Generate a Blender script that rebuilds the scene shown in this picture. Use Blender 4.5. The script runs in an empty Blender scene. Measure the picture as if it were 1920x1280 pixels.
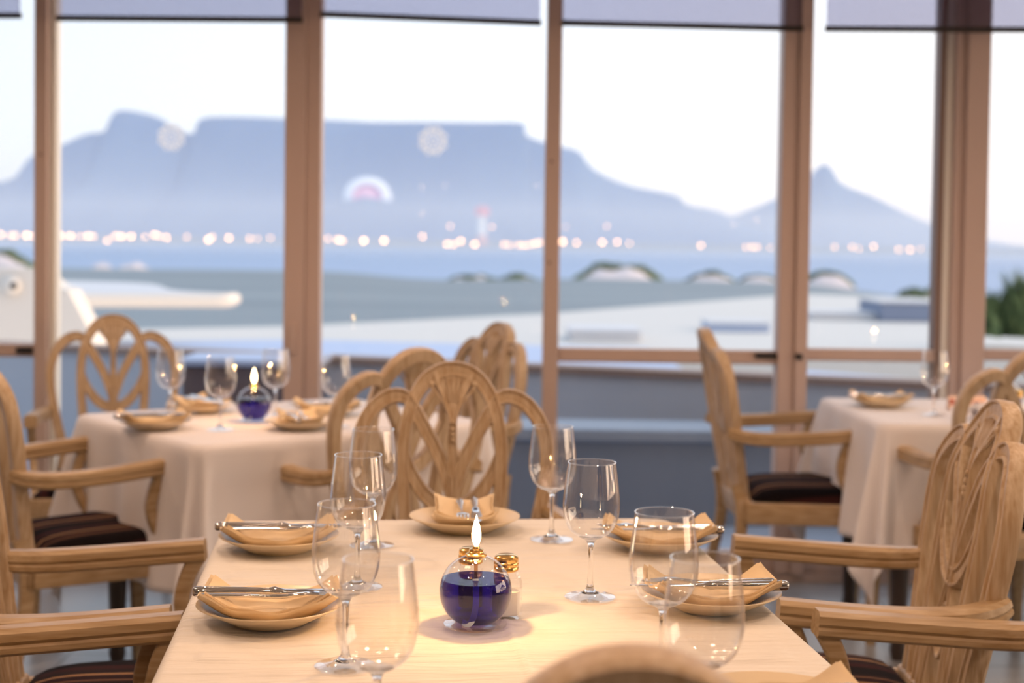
import bpy, math, random
from mathutils import Vector, Matrix, noise
random.seed(7)
scene = bpy.context.scene
COL = scene.collection
PI = math.pi

# ------------------------------------------------------------------ camera
F = 2760.0; CH = 1.285; TANP = 0.035; YC = 455 + F * TANP; ROLL = 0.0135
CAM = Vector((0, 0, CH))
_p = math.atan(TANP)
FW = Vector((0, math.cos(_p), -math.sin(_p)))
_r0 = Vector((1, 0, 0)); _u0 = _r0.cross(FW)
RT = _r0 * math.cos(ROLL) + _u0 * math.sin(ROLL)
UP = RT.cross(FW)
def ray(px, py): return FW + RT * ((px - 960) / F) + UP * ((YC - py) / F)
def at(px, py, z=None, y=None):
    d = ray(px, py)
    t = (z - CH) / d.z if z is not None else y / d.y
    return CAM + d * t
cam_data = bpy.data.cameras.new('camera'); cam = bpy.data.objects.new('camera', cam_data); COL.objects.link(cam)
M = Matrix((RT, UP, -FW)).transposed().to_4x4(); M.translation = CAM
cam.matrix_world = M
cam_data.sensor_width = 36; cam_data.lens = F * 36 / 1920
cam_data.shift_y = -(640 - YC) / 1920
cam_data.clip_end = 20000; cam_data.clip_start = 0.02
cam_data.dof.use_dof = True; cam_data.dof.focus_distance = 2.06; cam_data.dof.aperture_fstop = 3.6
scene.camera = cam

# ------------------------------------------------------------------ sky
world = bpy.data.worlds.new('dusk_sky'); scene.world = world; world.use_nodes = True
wn = world.node_tree; wn.nodes.clear()
def N(nt, t, **k):
    n = nt.nodes.new(t)
    for a, v in k.items(): setattr(n, a, v)
    return n
tc = N(wn, 'ShaderNodeTexCoord'); sep = N(wn, 'ShaderNodeSeparateXYZ'); wn.links.new(tc.outputs['Generated'], sep.inputs[0])
rz = N(wn, 'ShaderNodeValToRGB'); wn.links.new(sep.outputs['Z'], rz.inputs[0])
e = rz.color_ramp.elements
e[0].position = 0.0; e[0].color = (0.98, 0.90, 0.86, 1)
e[1].position = 0.7; e[1].color = (0.72, 0.83, 1.0, 1)
for pos, c in ((0.05, (0.96, 0.94, 0.93, 1)), (0.16, (0.86, 0.91, 0.98, 1))):
    q = e.new(pos); q.color = c
rm = N(wn, 'ShaderNodeMath', operation='MULTIPLY_ADD'); rm.inputs[1].default_value = 0.74; rm.inputs[2].default_value = 0.26; wn.links.new(sep.outputs['X'], rm.inputs[0])
rx = N(wn, 'ShaderNodeValToRGB'); wn.links.new(rm.outputs[0], rx.inputs[0])
x = rx.color_ramp.elements
x[0].position = 0.0; x[0].color = (0.74, 0.80, 0.85, 1)
x[1].position = 0.52; x[1].color = (1.13, 1.05, 0.97, 1)
q = x.new(0.26); q.color = (0.94, 0.98, 1.02, 1); q = x.new(0.71); q.color = (1.5, 1.3, 1.1, 1); q = x.new(0.93); q.color = (4.2, 3.1, 2.2, 1)
mx = N(wn, 'ShaderNodeMix', data_type='RGBA', blend_type='MULTIPLY'); mx.inputs[0].default_value = 1
wn.links.new(rz.outputs[0], mx.inputs[6]); wn.links.new(rx.outputs[0], mx.inputs[7])
bg = N(wn, 'ShaderNodeBackground'); bg.inputs['Strength'].default_value = 1.42
wn.links.new(mx.outputs[2], bg.inputs[0])
wo = N(wn, 'ShaderNodeOutputWorld'); wn.links.new(bg.outputs[0], wo.inputs[0])

# ------------------------------------------------------------------ render look
vs = scene.view_settings
scene.display_settings.display_device = 'sRGB'
vs.view_transform = 'Standard'; vs.look = 'None'; vs.gamma = 1; vs.use_curve_mapping = False; vs.exposure = 0.06
cy = scene.cycles
cy.use_denoising = True; cy.denoiser = 'OPENIMAGEDENOISE'
cy.max_bounces = 10; cy.diffuse_bounces = 3; cy.glossy_bounces = 4; cy.transmission_bounces = 8; cy.transparent_max_bounces = 40
cy.volume_bounces = 1; cy.sample_clamp_indirect = 6.0; cy.sample_clamp_direct = 0

# ------------------------------------------------------------------ room lamps (ceiling downlights)
WARM = (1.0, 0.66, 0.45)
def spot(x, y, power, z=2.66, size=math.radians(150), tgt=None, col=WARM, rad=0.045):
    l = bpy.data.lights.new('downlight_beam', 'SPOT'); l.energy = power; l.color = col
    l.spot_size = size; l.spot_blend = 0.7; l.shadow_soft_size = rad
    o = bpy.data.objects.new('downlight_beam', l); COL.objects.link(o); o.location = (x, y, z)
    if tgt is not None:
        o.rotation_euler = (Vector(tgt) - Vector((x, y, z))).to_track_quat('-Z', 'Y').to_euler()
    return o
DOWN = [(-0.9, 0.7, 43), (0.9, 0.9, 43), (-0.3, 2.4, 24), (1.5, 2.4, 34), (-1.7, 2.4, 34),
        (-1.0, 3.9, 46), (0.6, 3.9, 30), (2.0, 3.7, 38), (-2.3, 4.0, 30), (0.0, -1.2, 25), (-2.2, -0.6, 24), (2.2, -0.6, 24)]
for (lx, ly, p) in DOWN: spot(lx, ly, p)

# ------------------------------------------------------------------ materials
def new_mat(name):
    m = bpy.data.materials.new(name); m.use_nodes = True
    return m, m.node_tree, m.node_tree.nodes['Principled BSDF']
def mat(name, col, rough=0.5, metal=0.0, spec=0.5, bump=None, var=None, coat=0.0, sheen=0.0, trans=0.0):
    """bump=(scale, strength, stretch_vec); var=(scale, colour2, stretch_vec)"""
    m, nt, b = new_mat(name)
    b.inputs['Base Color'].default_value = (*col, 1); b.inputs['Roughness'].default_value = rough
    b.inputs['Metallic'].default_value = metal; b.inputs['Specular IOR Level'].default_value = spec
    b.inputs['Coat Weight'].default_value = coat; b.inputs['Sheen Weight'].default_value = sheen
    b.inputs['Transmission Weight'].default_value = trans
    def tex(scale, st, detail=4):
        t = N(nt, 'ShaderNodeTexCoord'); mp = N(nt, 'ShaderNodeMapping'); mp.inputs['Scale'].default_value = st
        n = N(nt, 'ShaderNodeTexNoise'); n.inputs['Scale'].default_value = scale; n.inputs['Detail'].default_value = detail
        nt.links.new(t.outputs['Object'], mp.inputs[0]); nt.links.new(mp.outputs[0], n.inputs['Vector'])
        return n
    if var:
        n = tex(var[0], var[2]); r = N(nt, 'ShaderNodeValToRGB')
        r.color_ramp.elements[0].position = 0.35; r.color_ramp.elements[0].color = (*col, 1)
        r.color_ramp.elements[1].position = 0.68; r.color_ramp.elements[1].color = (*var[1], 1)
        nt.links.new(n.outputs['Fac'], r.inputs[0]); nt.links.new(r.outputs[0], b.inputs['Base Color'])
    if bump:
        n = tex(bump[0], bump[2]); bp = N(nt, 'ShaderNodeBump'); bp.inputs['Strength'].default_value = bump[1]; bp.inputs['Distance'].default_value = 0.009 if name == 'white_table_linen' else 0.004
        nt.links.new(n.outputs['Fac'], bp.inputs['Height']); nt.links.new(bp.outputs[0], b.inputs['Normal'])
    return m
def emit(name, col, s):
    m, nt, b = new_mat(name); b.inputs['Base Color'].default_value = (*col, 1)
    b.inputs['Emission Color'].default_value = (*col, 1); b.inputs['Emission Strength'].default_value = s
    return m
def thin(name, col=(1, 1, 1), gloss=1.0, rough=0.0, ior=1.5, boost=1.0):
    """thin clear sheet: straight-through light plus fresnel reflection"""
    m, nt, b = new_mat(name); nt.nodes.remove(b)
    out = nt.nodes['Material Output']
    tr = N(nt, 'ShaderNodeBsdfTransparent'); tr.inputs[0].default_value = (*col, 1)
    gl = N(nt, 'ShaderNodeBsdfGlossy'); gl.inputs['Roughness'].default_value = rough; gl.inputs[0].default_value = (gloss,) * 3 + (1,)
    fr = N(nt, 'ShaderNodeLayerWeight'); fr.inputs[0].default_value = 0.5
    pw = N(nt, 'ShaderNodeMath', operation='POWER'); pw.inputs[1].default_value = 3.2
    nt.links.new(fr.outputs['Facing'], pw.inputs[0])
    r0 = ((ior - 1) / (ior + 1)) ** 2 * boost
    mu = N(nt, 'ShaderNodeMath', operation='MULTIPLY_ADD', use_clamp=True); mu.inputs[1].default_value = (1 - r0) * min(boost, 1) * 0.8; mu.inputs[2].default_value = r0
    mixn = N(nt, 'ShaderNodeMixShader')
    nt.links.new(pw.outputs[0], mu.inputs[0]); nt.links.new(mu.outputs[0], mixn.inputs[0])
    nt.links.new(tr.outputs[0], mixn.inputs[1]); nt.links.new(gl.outputs[0], mixn.inputs[2]); nt.links.new(mixn.outputs[0], out.inputs[0])
    return m
wood = mat('pale_limed_wood', (0.45, 0.305, 0.175), 0.42, bump=(9, 0.25, (14, 14, 1.2)), var=(7, (0.62, 0.48, 0.33), (16, 16, 1.0)), coat=0.0)
wood_arm = mat('pale_limed_wood_arm', (0.36, 0.235, 0.115), 0.40, bump=(9, 0.2, (12, 1.2, 12)), var=(7, (0.50, 0.36, 0.215), (16, 1.0, 16)), coat=0.05)
linen = mat('white_table_linen', (0.78, 0.74, 0.68), 0.85, bump=(7, 1.0, (1.0, 8, 1)), sheen=0.0)
linen_drop = mat('white_linen_far', (0.80, 0.77, 0.79), 0.85, bump=(5, 0.4, (1, 1, 1)), sheen=0.2)
napkin_m = mat('gold_cream_napkin', (0.80, 0.64, 0.43), 0.8, bump=(40, 0.3, (1, 1, 1)))
china = mat('cream_china', (0.78, 0.64, 0.44), 0.30, coat=0.0)
steel = mat('polished_steel', (0.72, 0.71, 0.70), 0.12, metal=1.0)
brass = mat('brass', (0.95, 0.60, 0.22), 0.2, metal=1.0)
dark_wood = mat('dark_stained_wood', (0.045, 0.028, 0.022), 0.35)
frame_m = mat('window_frame_metal', (0.56, 0.43, 0.38), 0.42, spec=0.4)
frame_light = mat('window_frame_seal', (0.86, 0.85, 0.80), 0.5)
black_m = mat('black_plastic', (0.012, 0.011, 0.012), 0.4)
bar_m = mat('blind_bar_dark', (0.022, 0.015, 0.013), 0.4)
plaster = mat('cream_plaster', (0.62, 0.55, 0.47), 0.9)
ceiling_m = mat('ceiling_plaster', (0.66, 0.60, 0.53), 0.9)
salt_m = mat('fine_salt', (0.86, 0.83, 0.78), 0.9)
pepper_m = mat('ground_pepper', (0.55, 0.36, 0.22), 0.9, var=(900, (0.16, 0.10, 0.07), (1, 1, 1)))
glass_foot = thin('clear_foot_glass', (0.97, 0.97, 0.97), 1.0, ior=1.75, boost=1.2)
glass_thin = thin('clear_bowl_glass', (0.985, 0.985, 0.985), 1.0, ior=1.5, boost=1.5)
pane_m = thin('window_pane_glass', (0.985, 0.99, 0.99), 1.0, ior=1.30, boost=0.8)
glass_solid, _nt, _b = new_mat('solid_clear_glass')
_b.inputs['Transmission Weight'].default_value = 1; _b.inputs['Roughness'].default_value = 0.0; _b.inputs['IOR'].default_value = 1.5
_b.inputs['Base Color'].default_value = (1, 1, 1, 1)
oil_m = thin('blue_lamp_oil', (0.11, 0.075, 0.52), 0.6, ior=1.35, boost=0.7)
wick_m = mat('blue_soaked_wick', (0.75, 0.85, 0.95), 0.8)
flame_m = emit('lamp_flame', (1.0, 0.66, 0.30), 14.0)
nt = flame_m.node_tree; b = nt.nodes['Principled BSDF']; lw = N(nt, 'ShaderNodeLayerWeight'); lw.inputs[0].default_value = 0.5
fr = N(nt, 'ShaderNodeValToRGB'); fr.color_ramp.elements[0].position = 0.55; fr.color_ramp.elements[0].color = (1, .74, .42, 1); fr.color_ramp.elements[1].position = 0.85; fr.color_ramp.elements[1].color = (.22, .07, .01, 1)
nt.links.new(lw.outputs['Facing'], fr.inputs[0]); nt.links.new(fr.outputs[0], b.inputs['Emission Color'])
b.inputs['Base Color'].default_value = (0, 0, 0, 1)
bulb_m = emit('warm_bulb', (1.0, 0.62, 0.32), 16.0)
# floor tiles
floor_m, nt, b = new_mat('pale_floor_tiles')
t = N(nt, 'ShaderNodeTexCoord'); br = N(nt, 'ShaderNodeTexBrick'); br.offset = 0
br.inputs['Scale'].default_value = 1; br.inputs['Brick Width'].default_value = 0.45; br.inputs['Row Height'].default_value = 0.45
br.inputs['Mortar Size'].default_value = 0.006; br.inputs['Color1'].default_value = (0.30, 0.315, 0.34, 1); br.inputs['Color2'].default_value = (0.34, 0.35, 0.37, 1)
br.inputs['Mortar'].default_value = (0.17, 0.16, 0.16, 1)
nt.links.new(t.outputs['Object'], br.inputs['Vector']); nt.links.new(br.outputs['Color'], b.inputs['Base Color']); b.inputs['Roughness'].default_value = 0.3
# seat stripes
stripe_m, nt, b = new_mat('striped_seat_fabric')
t = N(nt, 'ShaderNodeTexCoord'); sx = N(nt, 'ShaderNodeSeparateXYZ'); nt.links.new(t.outputs['Object'], sx.inputs[0])
mu = N(nt, 'ShaderNodeMath', operation='MULTIPLY'); mu.inputs[1].default_value = 6.2; nt.links.new(sx.outputs['X'], mu.inputs[0])
fr = N(nt, 'ShaderNodeMath', operation='FRACT'); nt.links.new(mu.outputs[0], fr.inputs[0])
rr = N(nt, 'ShaderNodeValToRGB'); rr.color_ramp.interpolation = 'CONSTANT'; nt.links.new(fr.outputs[0], rr.inputs[0])
els = rr.color_ramp.elements; els[0].color = (0.006, 0.003, 0.004, 1); els[1].position = 0.3; els[1].color = (0.035, 0.010, 0.010, 1)
for pos, c in ((0.45, (0.018, 0.009, 0.01, 1)), (0.62, (0.30, 0.17, 0.09, 1)), (0.69, (0.02, 0.007, 0.008, 1)), (0.86, (0.16, 0.08, 0.045, 1)), (0.91, (0.02, 0.01, 0.01, 1))):
    q = els.new(pos); q.color = c
nt.links.new(rr.outputs[0], b.inputs['Base Color']); b.inputs['Roughness'].default_value = 0.95; b.inputs['Specular IOR Level'].default_value = 0.15; b.inputs['Sheen Weight'].default_value = 0.0
# blind mesh
blind_m, nt, b = new_mat('grey_screen_mesh'); nt.nodes.remove(b); out = nt.nodes['Material Output']
tr = N(nt, 'ShaderNodeBsdfTransparent'); tr.inputs[0].default_value = (0.90, 0.90, 1.0, 1)
df = N(nt, 'ShaderNodeBsdfDiffuse'); df.inputs[0].default_value = (0.10, 0.075, 0.09, 1)
mxs = N(nt, 'ShaderNodeMixShader'); mxs.inputs[0].default_value = 0.30
nt.links.new(tr.outputs[0], mxs.inputs[1]); nt.links.new(df.outputs[0], mxs.inputs[2]); nt.links.new(mxs.outputs[0], out.inputs[0])
# frosted sticker
decal_m, nt, b = new_mat('frosted_sticker'); nt.nodes.remove(b); out = nt.nodes['Material Output']
tr = N(nt, 'ShaderNodeBsdfTransparent'); df = N(nt, 'ShaderNodeBsdfTranslucent'); df.inputs[0].default_value = (0.95, 0.95, 0.97, 1)
mxs = N(nt, 'ShaderNodeMixShader'); mxs.inputs[0].default_value = 0.88
nt.links.new(tr.outputs[0], mxs.inputs[1]); nt.links.new(df.outputs[0], mxs.inputs[2]); nt.links.new(mxs.outputs[0], out.inputs[0])
# outdoors
white_wall = mat('white_painted_concrete', (0.56, 0.545, 0.53), 0.8)
slate = mat('blue_grey_terrace', (0.30, 0.36, 0.46), 0.6, var=(1.5, (0.24, 0.29, 0.38), (1, 1, 1)))
coping_m = mat('brown_coping', (0.25, 0.17, 0.14), 0.6)
blue_roof = mat('pale_blue_roofing', (0.36, 0.44, 0.62), 0.6)
grey_roof = mat('light_grey_roofing', (0.55, 0.56, 0.60), 0.7)
turf_m = mat('grey_green_ground', (0.165, 0.205, 0.240), 0.9, var=(0.03, (0.21, 0.255, 0.29), (1, 3, 1)))
sand_m = mat('pale_dune_sand', (0.62, 0.56, 0.58), 0.9)
scrub_m = mat('dark_dune_scrub', (0.055, 0.075, 0.045), 0.95, var=(0.4, (0.11, 0.14, 0.05), (1, 1, 1)))
sea_m = mat('sea_water', (0.20, 0.29, 0.46), 0.45, spec=0.5)
rock_m = mat('hazy_blue_rock', (0.06, 0.14, 0.33), 1.0, spec=0.0, var=(0.004, (0.09, 0.18, 0.37), (1, 0.4, 0.6)))  # blue of the haze put into the rock colour; bare rock is grey-green
leaf_m = mat('dark_reed_leaf', (0.05, 0.085, 0.03), 0.8, var=(6, (0.16, 0.20, 0.07), (1, 1, 1)))

# ------------------------------------------------------------------ mesh helpers
class MB:
    def __init__(s): s.v = []; s.f = []; s.mi = []; s.cur = 0
    def add(s, vs, fs, T=None):
        b = len(s.v)
        for p in vs:
            p = Vector(p)
            if T is not None: p = T @ p
            s.v.append(p)
        for f in fs: s.f.append([b + i for i in f]); s.mi.append(s.cur)
    def box(s, x0, x1, y0, y1, z0, z1, T=None, bev=0.0):
        if bev <= 0:
            v = [(x, y, z) for z in (z0, z1) for y in (y0, y1) for x in (x0, x1)]
            s.add(v, [(0, 2, 3, 1), (4, 5, 7, 6), (0, 1, 5, 4), (2, 6, 7, 3), (0, 4, 6, 2), (1, 3, 7, 5)], T); return
        b = bev; pts = []; fs = []
        rings = [(z0, b), (z0 + b, 0), (z1 - b, 0), (z1, b)]
        for z, i in rings:
            a = [(x0 + i, y0 + b), (x0 + b, y0 + i), (x1 - b, y0 + i), (x1 - i, y0 + b), (x1 - i, y1 - b), (x1 - b, y1 - i), (x0 + b, y1 - i), (x0 + i, y1 - b)]
            if i: a = [(x0 + b, y0 + b)] * 2 + [(x1 - b, y0 + b)] * 2 + [(x1 - b, y1 - b)] * 2 + [(x0 + b, y1 - b)] * 2
            pts += [(p[0], p[1], z) for p in a]
        for r in range(3):
            for k in range(8):
                fs.append((r * 8 + k, r * 8 + (k + 1) % 8, r * 8 + 8 + (k + 1) % 8, r * 8 + 8 + k))
        fs.append(tuple(range(7, -1, -1))); fs.append(tuple(range(24, 32)))
        s.add(pts, fs, T)
    def lathe(s, prof, n=32, T=None, cap0=True, cap1=True):
        vs = []; fs = []; m = len(prof)
        for (r, z) in prof:
            for k in range(n):
                a = 2 * PI * k / n; vs.append((r * math.cos(a), r * math.sin(a), z))
        for i in range(m - 1):
            for k in range(n):
                fs.append((i * n + k, i * n + (k + 1) % n, (i + 1) * n + (k + 1) % n, (i + 1) * n + k))
        if cap0: fs.append(tuple(range(n - 1, -1, -1)))
        if cap1: fs.append(tuple((m - 1) * n + k for k in range(n)))
        s.add(vs, fs, T)
    def sweep(s, pts, sec, side=None, scale=None, T=None, caps=True):
        """sec: list of (a,b) offsets along side-ish vector and the normal; side: fixed reference normal vector"""
        P = [Vector(p) for p in pts]; n = len(P); m = len(sec); vs = []; fs = []
        ref = Vector(side) if side is not None else Vector((0, 0, 1))
        for i in range(n):
            t = (P[min(i + 1, n - 1)] - P[max(i - 1, 0)]).normalized()
            nb = (ref - t * ref.dot(t)).normalized(); a = t.cross(nb)
            sc = scale[i] if scale else 1
            if not isinstance(sc, tuple): sc = (sc, sc)
            for (u, w) in sec: vs.append(P[i] + a * (u * sc[0]) + nb * (w * sc[1]))
        for i in range(n - 1):
            for k in range(m):
                fs.append((i * m + k, i * m + (k + 1) % m, (i + 1) * m + (k + 1) % m, (i + 1) * m + k))
        if caps:
            fs.append(tuple(range(m - 1, -1, -1))); fs.append(tuple((n - 1) * m + k for k in range(m)))
        s.add(vs, fs, T)
    def build(s, name, material, parent=None, smooth=True, angle=40, kind=None, mats=None):
        me = bpy.data.meshes.new(name); me.from_pydata([tuple(v) for v in s.v], [], s.f); me.update()
        for mm in (mats or [material]): me.materials.append(mm)
        if mats: me.polygons.foreach_set('material_index', s.mi)
        if smooth:
            me.polygons.foreach_set('use_smooth', [True] * len(me.polygons))
            try: me.set_sharp_from_angle(angle=math.radians(angle))
            except Exception: pass
        import bmesh
        bm = bmesh.new(); bm.from_mesh(me); bmesh.ops.recalc_face_normals(bm, faces=bm.faces[:]); bm.to_mesh(me); bm.free()
        o = bpy.data.objects.new(name, me); COL.objects.link(o)
        if parent is not None: o.parent = parent
        if kind: o['kind'] = kind
        return o
def smooth_path(pts, k=6):
    """Catmull-Rom through tuples of any length"""
    P = [tuple(p) for p in pts]; out = []
    for i in range(len(P) - 1):
        a = P[max(i - 1, 0)]; b = P[i]; c = P[i + 1]; d = P[min(i + 2, len(P) - 1)]
        for j in range(k):
            t = j / k
            out.append(tuple(0.5 * (2 * b[q] + (c[q] - a[q]) * t + (2 * a[q] - 5 * b[q] + 4 * c[q] - d[q]) * t * t + (-a[q] + 3 * b[q] - 3 * c[q] + d[q]) * t ** 3) for q in range(len(b))))
    out.append(P[-1]); return out
def circ(r, n=10, sy=1.0): return [(r * math.cos(2 * PI * k / n), r * sy * math.sin(2 * PI * k / n)) for k in range(n)]
def rrect(w, h, r, n=3):
    pts = []
    for cx, cy_, a0 in ((w / 2 - r, h / 2 - r, 0), (-w / 2 + r, h / 2 - r, 90), (-w / 2 + r, -h / 2 + r, 180), (w / 2 - r, -h / 2 + r, 270)):
        for k in range(n + 1):
            a = math.radians(a0 + 90 * k / n); pts.append((cx + r * math.cos(a), cy_ + r * math.sin(a)))
    return pts
def thing(name, label, cat, loc=(0, 0, 0), rz=0, group=None):
    o = bpy.data.objects.new(name, None); COL.objects.link(o); o.location = loc; o.rotation_euler = (0, 0, rz)
    o['label'] = label; o['category'] = cat
    if group: o['group'] = group
    o.empty_display_size = 0.1
    return o
def tag(o, label, cat, group=None, kind=None):
    o['label'] = label; o['category'] = cat
    if group: o['group'] = group
    if kind: o['kind'] = kind
    return o
def structure(name):
    o = bpy.data.objects.new(name, None); COL.objects.link(o); o['kind'] = 'structure'; return o
KIDS = {}
def dup(root, loc, rz=0, label=None, group=None, rot=None):
    r = root.copy(); COL.objects.link(r); r.location = loc; r.rotation_euler = rot if rot is not None else (0, 0, rz)
    if label: r['label'] = label
    if group: r['group'] = group
    for ch in [o for o in bpy.data.objects if o.parent == root]:
        c = ch.copy(); COL.objects.link(c); c.parent = r
        for g in [o for o in bpy.data.objects if o.parent == ch]:
            d = g.copy(); COL.objects.link(d); d.parent = c
    return r
def place(root, loc, rz, label, group=None):
    """first call moves the master itself, later calls copy it"""
    if not root.get('_used'):
        root['_used'] = 1; root.location = loc; root.rotation_euler = (0, 0, rz); root['label'] = label
        if group: root['group'] = group
        return root
    return dup(root, loc, rz, label, group)

# ------------------------------------------------------------------ room shell
WY = 5.62                       # inner face of the window wall
b = MB(); b.box(-4.6, 4.6, -3.3, WY + 0.12, -0.12, 0.0); b.build('floor', floor_m, smooth=False, kind='structure')
b = MB(); b.box(-4.6, 4.6, -3.3, WY + 0.12, 2.75, 2.9); b.build('ceiling', ceiling_m, smooth=False, kind='structure')
b = MB(); b.box(-4.6, 4.6, -3.4, -3.28, 0, 2.75); b.build('wall_back', plaster, smooth=False, kind='structure')
b = MB(); b.box(-4.7, -4.58, -3.3, WY + 0.12, 0, 2.75); b.build('wall_left', plaster, smooth=False, kind='structure')
b = MB()
for (y0_, y1_, z0_, z1_) in ((-3.3, 0.2, 0, 2.75), (0.2, 4.2, 0, 0.7), (0.2, 4.2, 2.25, 2.75), (4.2, WY + 0.12, 0, 2.75)): b.box(4.58, 4.7, y0_, y1_, z0_, z1_)
b.build('wall_right', plaster, smooth=False, kind='structure')
b = MB(); b.box(-4.6, 4.6, WY - 0.01, WY + 0.12, 2.5, 2.75); b.build('wall_window_header', plaster, smooth=False, kind='structure')
b = MB(); b.box(-4.6, 4.6, WY - 0.02, WY + 0.11, 0.0, 0.035); b.build('trim_sill', frame_m, smooth=False, kind='structure')

def px_x(px, py, y): return at(px, py, y=y).x
# mullion edges (at the wall) read off the photograph at eye height
E = {k: px_x(k, 455, WY) for k in (68, 92, 104, 535, 573, 601, 1020, 1049, 1460, 1490, 1514, 1757, 1768, 1782, 1843)}
ZT = at(1250, 655, y=WY).z; ZB = at(1250, 681, y=WY).z
def window(n, x0, x1, transom=None, handle=None, post=None, low=0.035):
    w = structure('window_%d' % n); tr_ = None
    b = MB(); b.box(x0, x1, WY + 0.035, WY + 0.043, low, 2.5); b.build('pane', pane_m, w, smooth=False)
    if transom:
        b = MB(); b.box(x0, x1, WY + 0.0, WY + 0.055, transom[1], transom[0], bev=0.004)
        b.box(x0, x1, WY - 0.006, WY, transom[1] + 0.006, transom[0] - 0.03)
        tr_ = b.build('transom', frame_m, w)
    b = MB(); b.box(x0, x1, WY + 0.0, WY + 0.055, 0.035, 0.11, bev=0.004); b.build('bottom_rail', frame_m, w)
    for (h0, h1, z0, z1) in handle or []:
        b = MB(); b.box(h0, h1, WY - 0.018, WY + 0.0, z0, z1, bev=0.003); b.build('latch', black_m, tr_ or w)
    return w
w_ = structure('window_7'); b = MB(); b.box(4.62, 4.628, 0.2, 4.2, 0.7, 2.25); b.build('pane', pane_m, w_, smooth=False)
for y0_ in (0.2, 1.5, 2.83, 4.14):
    b = MB(); b.box(4.59, 4.66, y0_, y0_ + 0.06, 0.7, 2.25, bev=.003); b.build('window_post', frame_m, w_)
def mullion(name, parts, screws=()):
    t = structure(name)
    for (x0, x1, y0, y1, m, pn) in parts:
        b = MB(); b.box(x0, x1, y0, y1, 0.035, 2.5, bev=0.003); o_ = b.build(pn, m, t)
        if pn == 'post': pt_ = o_
    for (x, z) in screws:
        b = MB(); b.lathe([(0.010, 0), (0.010, 0.006), (0.005, 0.009)], 12, Matrix.Translation((x, WY - 0.022, z)) @ Matrix.Rotation(PI / 2, 4, 'X')); b.build('screw', coping_m, pt_)
    return t
zt0 = at(30, 645, y=WY).z; zb0 = at(30, 669, y=WY).z
window(1, -4.55, E[68], (zt0, zb0), [(px_x(32, 656, WY), px_x(62, 656, WY), at(40, 662, y=WY).z, at(40, 650, y=WY).z)])
window(2, E[104], E[535]); window(3, E[601], E[1020])
window(4, E[1049], E[1460], (ZT, ZB), [(px_x(1415, 666, WY), px_x(1474, 666, WY), at(1440, 671, y=WY).z, at(1440, 661, y=WY).z)])
window(5, E[1514], E[1757], (at(1640, 655, y=WY).z, at(1640, 678, y=WY).z))
window(6, E[1843], 4.55, (at(1880, 655, y=WY).z, at(1880, 676, y=WY).z))
mullion('trim_1', [(E[68], E[92], WY - 0.03, WY + 0.07, frame_m, 'post'), (E[92], E[104], WY + 0.005, WY + 0.07, frame_light, 'seal_strip')], [(px_x(81, 290, WY), at(81, 290, y=WY).z)])  # daylight on this post edge is put into the strip's pale colour
mullion('trim_2', [(E[535], E[573], WY - 0.035, WY + 0.07, frame_m, 'post'), (E[573], E[601], WY - 0.015, WY + 0.07, frame_m, 'fixed_post')], [(px_x(551, 520, WY), at(551, 520, y=WY).z)])
b = MB(); b.box(px_x(545, 640, WY), px_x(556, 640, WY), WY - 0.05, WY - 0.03, at(550, 660, y=WY).z, at(550, 606, y=WY).z, bev=0.003)
o = b.build('pull_plate', frame_m, bpy.data.objects['trim_2'])
mullion('trim_3', [(E[1020], E[1049], WY - 0.03, WY + 0.07, frame_m, 'post')], [(px_x(1034, 303, WY), at(1034, 303, y=WY).z), (px_x(1030, 492, WY), at(1030, 492, y=WY).z)])
mullion('trim_4', [(E[1460], E[1490], WY - 0.03, WY + 0.07, frame_m, 'post'), (E[1490], E[1514], WY - 0.045, WY + 0.07, frame_m, 'door_stile')], [(px_x(1508, 303, WY), at(1508, 303, y=WY).z)])
mid = px_x(1492, 666, WY)
b = MB(); b.box(mid - 0.012, mid + 0.016, WY - 0.06, WY - 0.045, at(1490, 671, y=WY).z, at(1490, 661, y=WY).z, bev=0.003); b.build('latch', black_m, bpy.data.objects['trim_4'])
mullion('trim_5', [(E[1757], E[1768], WY + 0.005, WY + 0.09, coping_m, 'edge_strip'), (E[1768], E[1782], WY + 0.0, WY + 0.09, frame_light, 'seal_strip'),
                   (E[1782], px_x(1800, 455, WY), WY - 0.03, WY + 0.08, frame_m, 'door_stile'), (px_x(1800, 455, WY), E[1843], WY - 0.05, WY + 0.08, frame_m, 'post')])

# roller blinds: bar ends in photograph pixels, fabric to the header
def blind(pl, yl, pr, yr, depth, label, ends=True):
    a = at(pl, yl, y=depth); c = at(pr, yr, y=depth)
    t = thing('roller_blind', label, 'blind', (0, 0, 0), 0, 'mesh roller blinds along the window wall')
    b = MB(); v = []
    for i in range(9):
        k = i / 8; x = a.x + (c.x - a.x) * k; z = a.z + (c.z - a.z) * k
        for (dy, zz) in ((0, z), (0, 2.62)):
            v += [(x, depth - 0.001, zz), (x, depth + 0.001, zz)]
    f = []
    for i in range(8):
        p = i * 4; q = p + 4
        f += [(p, q, q + 2, p + 2), (p + 1, p + 3, q + 3, q + 1), (p, p + 1, q + 1, q), (p + 2, q + 2, q + 3, p + 3)]
    f += [(0, 2, 3, 1), (32, 33, 35, 34)]
    b.add(v, f); b.build('fabric', blind_m, t, smooth=False)
    b = MB(); d = (c - a).normalized()
    b.sweep([a - d * 0.004, c + d * 0.004], rrect(0.022, 0.016, 0.006), side=(0, 1, 0)); b.build('bottom_bar', bar_m, t)
    b = MB(); b.sweep([(a.x, depth, 2.66), (c.x, depth, 2.66)], circ(0.03, 14), side=(0, 1, 0)); b.build('roller_tube', bar_m, t)
BD = WY - 0.10
blind(-330, 29, 38, 29.5, BD, 'grey mesh roller blind at the far left, ending short of the first frame post')
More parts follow.
